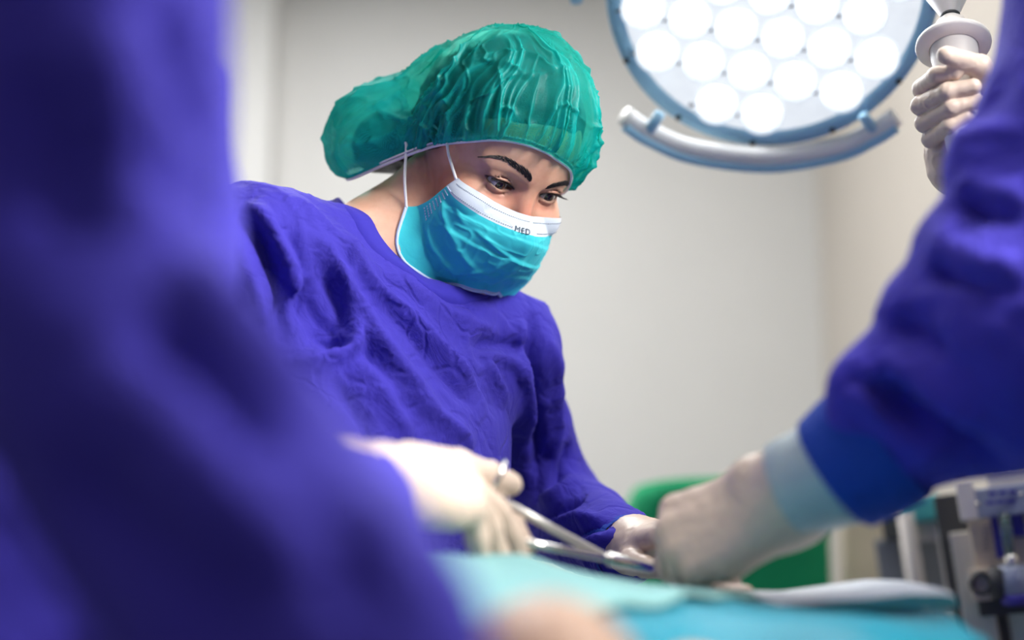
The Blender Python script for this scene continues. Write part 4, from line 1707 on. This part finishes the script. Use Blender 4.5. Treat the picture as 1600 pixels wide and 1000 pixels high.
# second lamp overhead: only its hub and sterile handle hang into view
HA = P(1478, 4, 1.388)
HB = P(1504, 240, 1.300)
hax = (HB - HA) / np.linalg.norm(HB - HA)
FL = P(1490, 74, 1.358)
L2C = FL - hax * 0.47
hax2 = hax
lamp2 = empty('surgical_lamp', L2C, 'overhead surgical lamp hub with white flanged sterile handle at the top right', 'lamp')
MB().lathe([(0.050, -0.470), (0.046, -0.30), (0.038, -0.14), (0.022, -0.07), (0.0085, -0.040), (0.008, -0.036)], 48, FL, hax).build('hub', M['white_plastic'], lamp2)
MB().lathe([(0.0078, -0.040), (0.0095, -0.039), (0.0095, -0.036), (0.0078, -0.035)], 32, FL, hax).build('seal_ring', M['dark'], lamp2)
hd = MB().lathe([(0.0085, -0.036), (0.014, -0.030), (0.020, -0.018), (0.0225, -0.008), (0.0225, 0.000), (0.0220, 0.012), (0.0210, 0.016), (0.0200, 0.05), (0.0165, 0.115), (0.0155, 0.128), (0.010, 0.133), (0.0, 0.134)], 48, FL, hax).build('sterile_handle', M['white_plastic'], lamp2)
hd['label'] = 'white plastic sterile handle'
MB().lathe([(0.0230, -0.004), (0.0345, -0.006), (0.0352, -0.003), (0.0345, 0.0), (0.0230, 0.003)], 64, FL, hax).build('flange', M['white_plastic'], hd)
lamp_head(lamp2, L2C, hax2, 0.15, 'led2', with_hole=0.05)
MB().tube(spline([L2C - hax * 0.07, L2C - hax * 0.16, np.array([L2C[0] + 0.20, L2C[1] - 0.02, 2.6]), np.array([L2C[0] + 0.20, L2C[1] - 0.02, 3.0])], 40), 0.028, 16).build('suspension_arm', M['lamp_white'], lamp2)



def beam(c, axis, r, power, spread=130):
    """the light a lamp head throws"""
    l = bpy.data.lights.new('lamp_beam', 'AREA')
    l.shape = 'DISK'
    l.size = r * 1.8
    l.energy = power
    l.color = (1.0, 0.985, 0.97)
    l.spread = math.radians(spread)
    o = bpy.data.objects.new('lamp_beam', l)
    COL.objects.link(o)
    o.location = np.asarray(c) + np.asarray(axis) * 0.02
    o.rotation_euler = Vector(-np.asarray(axis)).to_track_quat('Z', 'Y').to_euler()


beam(L2C, hax, 0.15, LED2_POWER)
# added lamp, out of view at the right, to light the surgeon's face
L3C = np.array([0.74, 0.70, 1.86])
L3A = np.array([-0.22, 1.08, 1.22]) - L3C
L3A /= np.linalg.norm(L3A)
added_lamp = empty('surgical_lamp', L3C, 'satellite surgical lamp on a ceiling arm beside the camera, turned on the table', 'lamp')
lamp_head(added_lamp, L3C, L3A, 0.21, 'led2')
beam(L3C, L3A, 0.21, ADDED_LAMP_POWER, 84)
MB().tube(spline([L3C - L3A * 0.06, L3C - L3A * 0.14, np.array([L3C[0] + 0.02, L3C[1] - 0.25, 2.5]), np.array([L3C[0] + 0.02, L3C[1] - 0.25, 3.0])], 40), 0.026, 16).build('suspension_arm', M['lamp_white'], added_lamp)

# ------------------------------------------------------------------ operating table, patient and drape
table = empty('operating_table', (0.12, 0.85, 0), 'operating table hidden under the teal drape', 'table')
MB().box((0.15, 0.87, 0.86), (0.21, 0.26, 0.05), bevel=0.02).build('table_top', M['grey_dark'], table)
MB().box((0.10, 0.87, 0.45), (0.11, 0.11, 0.36), bevel=0.02).build('column', M['steel_soft'], table, False)
MB().box((0.10, 0.87, 0.05), (0.24, 0.30, 0.05), bevel=0.02).build('base', M['grey_panel'], table, False)


def patient_sdf(p):
    d = ellip(p, (0.08, 0.92, 0.985), (0.12, 0.20, 0.10))
    d = smin(d, ellip(p, (0.016, 0.66, 1.030), (0.056, 0.075, 0.080)), 0.03)
    return np.maximum(d, 0.912 - p[:, 2])


v, f = surface(patient_sdf, (-0.2, 0.5, 0.88), (0.35, 1.25, 1.16), 0.008)
patient = obj('patient', mesh_data('patient', v, f, M['skin_patient']))
tag(patient, 'patient lying under the teal drape, a blurred patch of skin bare', 'person')
NX, NY = 130, 130
xs = np.linspace(-0.14, 0.455, NX)
ys = np.linspace(0.50, 1.25, NY)
X, Y = np.meshgrid(xs, ys, indexing='ij')
pt = np.stack([X, Y, X * 0], -1).reshape(-1, 3)
crest = np.interp(X + 0.14 * (1.05 - Y), [-0.14, -0.08, -0.05, 0.014, 0.094, 0.172, 0.24, 0.305, 0.335, 0.39, 0.455], [1.07, 1.105, 1.120, 1.119, 1.111, 1.103, 1.097, 1.088, 1.055, 0.99, 0.95])
front = np.clip((0.98 - Y) / 0.5, 0, 1)
Z = crest - 0.13 * front ** 1.4 - 0.16 * np.clip((Y - 1.06) / 0.2, 0, 1) ** 1.6
Z += (0.010 * value_noise(pt * np.array([9, 6, 1]), 91) + 0.004 * value_noise(pt * 22, 92)).reshape(NX, NY)
Z -= 0.030 * np.exp(-(((X - 0.13) / 0.05) ** 2 + ((Y - 0.82) / 0.07) ** 2))
Z += 0.012 * np.exp(-(((X - 0.22) / 0.05) ** 2 + ((Y - 0.86) / 0.06) ** 2))
# the cloth hangs over the edges of the table
edge_d = np.maximum(np.maximum(X - 0.38, -0.065 - X), np.maximum(0.575 - Y, Y - 1.175))
hang = np.clip(edge_d / 0.075, 0, 1)
Z = Z - hang ** 1.3 * 0.55
XX = np.where(X > 0.38, 0.38 + (X - 0.38) * 0.45, np.where(X < -0.065, -0.065 + (X + 0.065) * 0.45, X))
YY = np.where(Y > 1.175, 1.175 + (Y - 1.175) * 0.45, np.where(Y < 0.575, 0.575 + (Y - 0.575) * 0.45, Y))
ripple = 0.012 * np.sin(X * 60 + 4 * value_noise(pt * 5, 95).reshape(NX, NY)) * hang
YY = YY + ripple * (np.abs(Y - 0.875) > 0.28)
XX = XX + 0.012 * np.sin(Y * 55) * hang
hole = (((X - 0.016) / 0.044) ** 2 + ((Y - 0.66) / 0.056) ** 2) < 1
fv = np.stack([XX, YY, Z], -1).reshape(-1, 3)
ff = [(i * NY + j, (i + 1) * NY + j, (i + 1) * NY + j + 1, i * NY + j + 1) for i in range(NX - 1) for j in range(NY - 1) if not hole[i, j]]
drape = obj('surgical_drape', mesh_data('surgical_drape', fv, ff, M['drape']))
tag(drape, 'teal surgical drape spread over the patient, blurred along the bottom edge', 'drape')
sol = drape.modifiers.new('thickness', 'SOLIDIFY')
sol.thickness = 0.0015
# sheet added over the drape crest; its pale colour stands for strong light
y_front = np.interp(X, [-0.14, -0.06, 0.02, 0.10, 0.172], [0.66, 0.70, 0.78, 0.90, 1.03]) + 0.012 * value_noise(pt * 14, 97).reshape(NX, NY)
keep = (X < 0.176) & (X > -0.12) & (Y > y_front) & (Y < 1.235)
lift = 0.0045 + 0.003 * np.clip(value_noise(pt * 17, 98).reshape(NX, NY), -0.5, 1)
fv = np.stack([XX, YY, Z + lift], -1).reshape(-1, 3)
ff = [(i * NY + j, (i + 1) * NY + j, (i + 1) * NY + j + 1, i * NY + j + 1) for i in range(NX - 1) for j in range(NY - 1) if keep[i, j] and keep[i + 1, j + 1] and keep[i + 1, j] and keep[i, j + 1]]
sheet = obj('drape_lit_sheet', mesh_data('drape_lit_sheet', fv, ff, M['drape_lit']))
tag(sheet, 'sheet over the crest of the teal drape under the instrument, coloured pale for the strong light there', 'drape')
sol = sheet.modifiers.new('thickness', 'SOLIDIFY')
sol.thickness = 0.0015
# folded teal towel beside the lowered hand, top coloured white as if overexposed
NXs, NK = 48, 12
top_, bot_ = [], []
for i in range(NXs):
    s = i / (NXs - 1)
    x = 0.176 + 0.136 * s
    th_ = 0.002 + 0.009 * min(1, max(0, (s - 0.25) / 0.5))
    tr_, br_ = [], []
    for k in range(NK):
        t = k / (NK - 1)
        y = 1.015 + 0.012 * (1 - s) + t * 0.125
        z = 1.0965 - 0.002 * s + 0.0070 * t + 0.0006 * math.sin(7 * s + 3 * t)
        rnd = 0.003 * ((2 * t - 1) ** 8 + (2 * s - 1) ** 16)
        tr_.append((x, y, z + 0.001 + th_ - rnd))
        br_.append((x, y, z - 0.001))
    top_.append(tr_)
    bot_.append(br_)
mb = MB().grid(np.array(top_))
mb.grid(np.array(bot_)[:, ::-1])
nt0 = NXs * NK
sides = []
for i in range(NXs - 1):
    for k, kk in ((0, NK - 1), (NK - 1, 0)):
        sides.append((i * NK + k, (i + 1) * NK + k, nt0 + (i + 1) * NK + kk, nt0 + i * NK + kk))
for k in range(NK - 1):
    for i in (0, NXs - 1):
        sides.append((i * NK + k, i * NK + k + 1, nt0 + i * NK + NK - 2 - k, nt0 + i * NK + NK - 1 - k))
nf0 = len(mb.f)
mb.f += sides
tw = mb.build('folded_towel', M['towel_lit'], None, False)
tw.data.materials.append(M['teal_cap'])
for pl in tw.data.polygons[nf0:]:
    pl.material_index = 1
tag(tw, 'thin folded teal towel at the right end of the drape, its brightly lit top coloured white', 'towel')

# ------------------------------------------------------------------ the long ring-handled instrument
PV = P(946, 872, 1.172)
inst = empty('ring_forceps', PV, 'long ring-handled steel surgical instrument held across the drape', 'instrument')
h1 = P(792, 787, 1.115)
h2 = P(812, 846, 1.100)
tip = P(1024, 890, 1.195)
MB().tube(np.array([h1, h1 * 0.5 + PV * 0.5, PV, PV + (tip - PV) * 0.2]), np.array([0.0036, 0.0036, 0.0042, 0.003]), 12).build('shank', M['steel_soft'], inst)
MB().tube(np.array([h2, h2 * 0.5 + PV * 0.5, PV, PV + (tip - PV) * 0.2]), np.array([0.0034, 0.0034, 0.0042, 0.003]), 12).build('shank', M['steel'], inst)
MB().tube(np.array([PV, PV + (tip - PV) * 0.08, PV + (tip - PV) * 0.9, tip]), np.array([0.004, 0.0062, 0.0050, 0.0025]), 14).build('jaw', M['steel'], inst)
MB().lathe([(0.0, -0.006), (0.004, -0.006), (0.004, 0.006), (0.0, 0.006)], 16, PV, VIEW).build('pivot', M['steel'], inst)
for c, tow, r in ((P(770, 748, 1.112), (0.75, 0.25, -0.5), 0.0135), (P(790, 862, 1.108), (0.5, -0.6, 0.3), 0.012)):
    a_, u_, w_ = frame_of(tow)
    ringp = np.array([c + r * (math.cos(t) * u_ + 1.15 * math.sin(t) * w_) for t in np.linspace(0, 2 * math.pi, 40, endpoint=False)])
    MB().tube(ringp, 0.0026, 10, closed=True).build('finger_ring', M['steel'], inst)
MB().tube(np.array([P(775, 765, 1.113), h1]), 0.003, 10).build('shank', M['steel'], inst)


# ------------------------------------------------------------------ furniture and machine at the back
def pbox(mb, x0, y0, x1, y1, d, thick, lean=0.0, bevel=0.003):
    """box whose front stands at depth d over the given stretch of the photo; real thickness behind it"""
    c = P((x0 + x1) / 2, (y0 + y1) / 2, d)
    hw = abs(x1 - x0) / 2 / FPX * d
    hh_ = abs(y1 - y0) / 2 / FPX * d
    yaw = -math.atan2(c[0], c[1])
    R_ = rotm((0, 0, 1), yaw) @ rotm((0, 1, 0), lean)
    return mb.box(c + R_ @ np.array([0, thick / 2, 0]), (hw, thick / 2, hh_), R_, bevel)


LEAN = math.radians(-6)
st = P(1150, 860, 2.35)
# green covered stand
gs = empty('instrument_stand', (st[0], st[1] + 0.1, 0), 'blurred stand covered with a green cloth behind the gloved hand', 'stand')
rows = []
for k in range(30):
    s = k / 29
    row = []
    for q in range(72):
        t = 2 * math.pi * q / 72
        ct, stt = math.cos(t), math.sin(t)
        hx = 0.168 + 0.0 * s
        x = hx * np.sign(ct) * abs(ct) ** 0.35
        y = 0.12 * np.sign(stt) * abs(stt) ** 0.35
        rad = np.interp(s, [0, 0.03, 0.06, 1], [0.02, 0.90, 1.0, 1.0])
        flut = 1 + 0.05 * s * math.sin(9 * t + 1.2)
        z = 1.272 - (0.0 if s < 0.03 else (s - 0.03) * 0.62) + (0.006 if s < 0.05 else 0) - 0.012 * (ct < 0) * abs(ct)
        row.append((st[0] + x * rad * flut, st[1] + 0.12 + y * rad * flut, z))
    row.append(row[0])
    rows.append(row)
MB().grid(np.array(rows)).build('cloth_cover', M['drape_green'], gs)
for sx in (-1, 1):
    for sy in (-1, 1):
        MB().tube(np.array([(st[0] + 0.13 * sx, st[1] + 0.12 + 0.08 * sy, 0.03), (st[0] + 0.13 * sx, st[1] + 0.12 + 0.08 * sy, 1.24)]), 0.012, 10).build('leg', M['steel_soft'], gs)
        MB().lathe([(0.0, -0.012), (0.028, -0.012), (0.03, 0.0), (0.028, 0.012), (0.0, 0.012)], 16, (st[0] + 0.13 * sx, st[1] + 0.12 + 0.08 * sy, 0.03), (1, 0, 0)).build('caster', M['dark'], gs)
# ivory locker
mb = MB()
lo_ = P(1353, 900, 2.55)
lk = empty('locker', (lo_[0], lo_[1] + 0.15, 0), 'plain ivory metal locker between the green stand and the white trolley', 'cabinet')
hw = 36 / FPX * 2.55
lkR = rotm((0, 0, 1), -math.atan2(lo_[0], lo_[1]))
MB().box((lo_[0], lo_[1], 0.63) + lkR @ np.array([0, 0.15, 0]), (hw, 0.15, 0.63), lkR, 0.006).build('body', M['ivory'], lk, False)
MB().box((lo_[0], lo_[1], 0.63) + lkR @ np.array([0, -0.006, 0]), (hw - 0.006, 0.006, 0.60), lkR, 0.003).build('door', M['ivory'], lk, False)
# white-framed trolley with grey panels and a teal top
tr0 = P(1446, 880, 1.95)
tc_ = empty('trolley', (tr0[0], tr0[1] + 0.12, 0), 'white-framed trolley with grey panels and a teal top at the right', 'trolley')
dt = 1.95
MB().tube(np.array([P(1414, 800, dt), P(1440, 960, dt), P(1475, 1180, dt), P(1475, 1180, dt) * np.array([1, 1, 0]) + np.array([0.02, 0, 0.0])]), 0.0115, 12).build('post', M['white_plastic'], tc_)
MB().tube(np.array([P(1468, 782, dt), P(1498, 960, dt), P(1538, 1180, dt), P(1538, 1180, dt) * np.array([1, 1, 0]) + np.array([0.02, 0, 0.0])]), 0.0115, 12).build('post', M['white_plastic'], tc_)
mb = MB()
pbox(mb, 1418, 812, 1475, 846, dt + 0.01, 0.02, LEAN)
mb.build('rail', M['white_plastic'], tc_, False)
mb = MB()
pbox(mb, 1408, 774, 1470, 815, dt - 0.005, 0.20, LEAN, 0.006)
mb.build('top', M['teal_cap'], tc_, False)
mb = MB()
pbox(mb, 1434, 845, 1492, 1100, dt + 0.02, 0.03, LEAN)
mb.build('panel', M['grey_panel'], tc_, False)
mb = MB()
pbox(mb, 1384, 842, 1424, 1080, dt + 0.06, 0.15, LEAN)
mb.build('side_panel', M['grey_panel'], tc_, False)
mb = MB()
pbox(mb, 1378, 796, 1412, 842, dt + 0.06, 0.15, LEAN)
mb.build('drawer', M['grey_dark'], tc_, False)

# anaesthesia unit with flow block
dm = 1.72
mr0 = P(1570, 870, dm)
am = empty('anaesthesia_machine', (mr0[0], mr0[1] + 0.2, 0), 'grey and ivory anaesthesia machine with label plate and glass tubes', 'machine')


def mpart(name, x0, y0, x1, y1, d, th, mat, parent=None, bevel=0.002):
    mb = MB()
    pbox(mb, x0, y0, x1, y1, d, th, LEAN, bevel)
    return mb.build(name, M[mat], parent or am, False)


mpart('back_column', 1478, 770, 1560, 1010, dm + 0.09, 0.08, 'grey_dark')
mpart('column', 1498, 830, 1548, 1010, dm + 0.06, 0.05, 'steel_soft')
bd_ = mpart('flow_block', 1522, 792, 1660, 912, dm + 0.01, 0.05, 'ivory')
mpart('top_box', 1545, 728, 1660, 766, dm + 0.0, 0.10, 'white_plastic')
mpart('bracket', 1497, 752, 1524, 812, dm - 0.005, 0.04, 'white_plastic')
pl_ = mpart('label_plate', 1517, 757, 1660, 803, dm - 0.012, 0.008, 'bluegrey')
for k in range(3):
    x = 1545 + k * 16
    mpart('print_mark', x, 769 - 1.6 * k, x + 11, 775 - 1.6 * k, dm - 0.0135, 0.002, 'violet', pl_, 0)
    mpart('print_mark', x - 4, 783 - 1.6 * k, x + 9, 788 - 1.6 * k, dm - 0.0135, 0.002, 'violet', pl_, 0)
for x, y in ((1527, 787), (1595, 773)):
    MB().lathe([(0.003, 0), (0.003, 0.002), (0.0, 0.0025)], 10, P(x, y, dm - 0.012), -VIEW).build('screw', M['steel'], pl_)
mpart('violet_strip', 1552, 802, 1564, 872, dm + 0.004, 0.01, 'violet', bd_, 0.0005)
mpart('violet_strip', 1581, 798, 1600, 838, dm + 0.004, 0.01, 'violet', bd_, 0.0005)
mpart('violet_strip', 1590, 858, 1640, 880, dm + 0.004, 0.01, 'violet', bd_, 0.0005)
for k in range(7):
    mpart('scale_mark', 1536, 822 + 6 * k, 1547, 824 + 6 * k, dm + 0.007, 0.004, 'print', bd_, 0)
gm, nt, b = new_mat('flow_tube_glass')
b.inputs['Transmission Weight'].default_value = 0.9
b.inputs['Roughness'].default_value = 0.05
b.inputs['Base Color'].default_value = lin(180, 220, 222)
M['tube_glass'] = gm
MB().tube(np.array([P(1569, 800, dm - 0.01), P(1577, 870, dm - 0.01)]), 0.0065, 16).build('flow_tube', M['tube_glass'], am)
MB().tube(np.array([P(1619, 800, dm - 0.01), P(1627, 870, dm - 0.01)]), 0.0065, 16).build('flow_tube', M['tube_glass'], am)
MB().tube(np.array([P(1579, 866, dm - 0.014), P(1582, 886, dm - 0.014)]), 0.0085, 20).build('chrome_cap', M['steel'], am)
vp = MB().tube(np.array([P(1583, 884, dm - 0.02), P(1586, 926, dm - 0.02)]), 0.0165, 24).build('vial', M['bluegrey'], am)
MB().tube(np.array([P(1586, 925, dm - 0.02), P(1588, 942, dm - 0.02)]), 0.017, 24).build('vial_base', M['violet'], vp)
pp_ = mpart('port_plate', 1518, 888, 1552, 938, dm - 0.01, 0.03, 'ivory')
pc = P(1533, 911, dm - 0.012)
MB().lathe([(0.0145, 0.0), (0.0145, 0.004), (0.0105, 0.005), (0.0095, 0.0), (0.0095, -0.012), (0.0, -0.012)], 32, pc, -VIEW).build('port', M['grey_dark'], pp_)
MB().tube(np.array([P(1557, 888, dm - 0.018), P(1561, 934, dm - 0.018)]), 0.010, 20).build('valve', M['grey_dark'], am)
mpart('base_block', 1532, 930, 1660, 958, dm - 0.01, 0.07, 'grey_dark')
mpart('pedestal', 1520, 955, 1700, 1500, dm + 0.04, 0.12, 'steel_soft')


# ------------------------------------------------------------------ room shell
def slab(name, c, half, mat):
    o = MB().box((0, 0, 0), half).build(name, mat, None, False)
    o.location = c
    o['kind'] = 'structure'
    return o


XL, XR, YB, YF, ZC = -2.6, 0.93, 4.2, -1.8, 3.0
slab('floor', ((XL + XR) / 2, (YB + YF) / 2, -0.05), ((XR - XL) / 2 + 0.1, (YB - YF) / 2 + 0.1, 0.05), M['floor'])
slab('ceiling', ((XL + XR) / 2, (YB + YF) / 2, ZC + 0.05), ((XR - XL) / 2 + 0.1, (YB - YF) / 2 + 0.1, 0.05), M['ceiling'])
slab('wall_back', ((XL + XR) / 2, YB + 0.05, ZC / 2), ((XR - XL) / 2 + 0.1, 0.05, ZC / 2), M['wall'])
slab('wall_front', ((XL + XR) / 2, YF - 0.05, ZC / 2), ((XR - XL) / 2 + 0.1, 0.05, ZC / 2), M['wall'])
slab('wall_right', (XR + 0.05, (YB + YF) / 2, ZC / 2), (0.05, (YB - YF) / 2, ZC / 2), M['wall_warm'])
# left wall with a window opening
WY0, WY1, WZ0, WZ1 = 2.05, 3.95, 1.0, 2.5
mb = MB()
for y0, y1, z0, z1 in ((YF, WY0, 0, ZC), (WY1, YB, 0, ZC), (WY0, WY1, 0, WZ0), (WY0, WY1, WZ1, ZC)):
    mb.box((XL - 0.05, (y0 + y1) / 2, (z0 + z1) / 2), (0.05, (y1 - y0) / 2, (z1 - z0) / 2))
o = mb.build('wall_left', M['wall'], None, False)
o['kind'] = 'structure'
mb = MB()
for y0, y1, z0, z1 in ((WY0, WY0 + 0.06, WZ0, WZ1), (WY1 - 0.06, WY1, WZ0, WZ1), (WY0, WY1, WZ0, WZ0 + 0.06), (WY0, WY1, WZ1 - 0.06, WZ1), (2.97, 3.03, WZ0, WZ1)):
    mb.box((XL - 0.05, (y0 + y1) / 2, (z0 + z1) / 2), (0.03, (y1 - y0) / 2, (z1 - z0) / 2))
win = mb.build('window_1', M['white_plastic'], None, False)
win['kind'] = 'structure'
# pier at the left of the back wall
pr = P(418, 200, 4.2)
slab('wall_pier', ((XL + pr[0]) / 2, YB - 0.06, ZC / 2), ((pr[0] - XL) / 2, 0.06, ZC / 2), M['wall'])
for nm, c, hf in (('baseboard_back', (XR / 2 - 0.2, YB - 0.006, 0.05), (XR / 2 + 0.2, 0.006, 0.05)), ('baseboard_right', (XR - 0.006, (YB + YF) / 2, 0.05), (0.006, (YB - YF) / 2, 0.05))):
    slab(nm, c, hf, M['base'])
for x, y, lb in ((0.32, -0.60, 'luminous ceiling panel nearest the front wall, added for fill light'), (-0.45, 2.75, 'luminous ceiling panel towards the back wall'), (0.15, 0.95, 'luminous ceiling panel above the operating table')):
    cl = empty('ceiling_light', (x, y, 2.96), lb, 'ceiling light', 'ceiling lights')
    mb = MB()
    for cx, cy, hx, hy in ((0, 0.29, 0.62, 0.015), (0, -0.29, 0.62, 0.015), (0.605, 0, 0.015, 0.29), (-0.605, 0, 0.015, 0.29)):
        mb.box((x + cx, y + cy, 2.985), (hx, hy, 0.015))
    mb.build('frame', M['white_plastic'], cl, False)
    MB().box((x, y, 2.982), (0.59, 0.275, 0.005)).build('diffuser', M['led_ring'], cl, False)
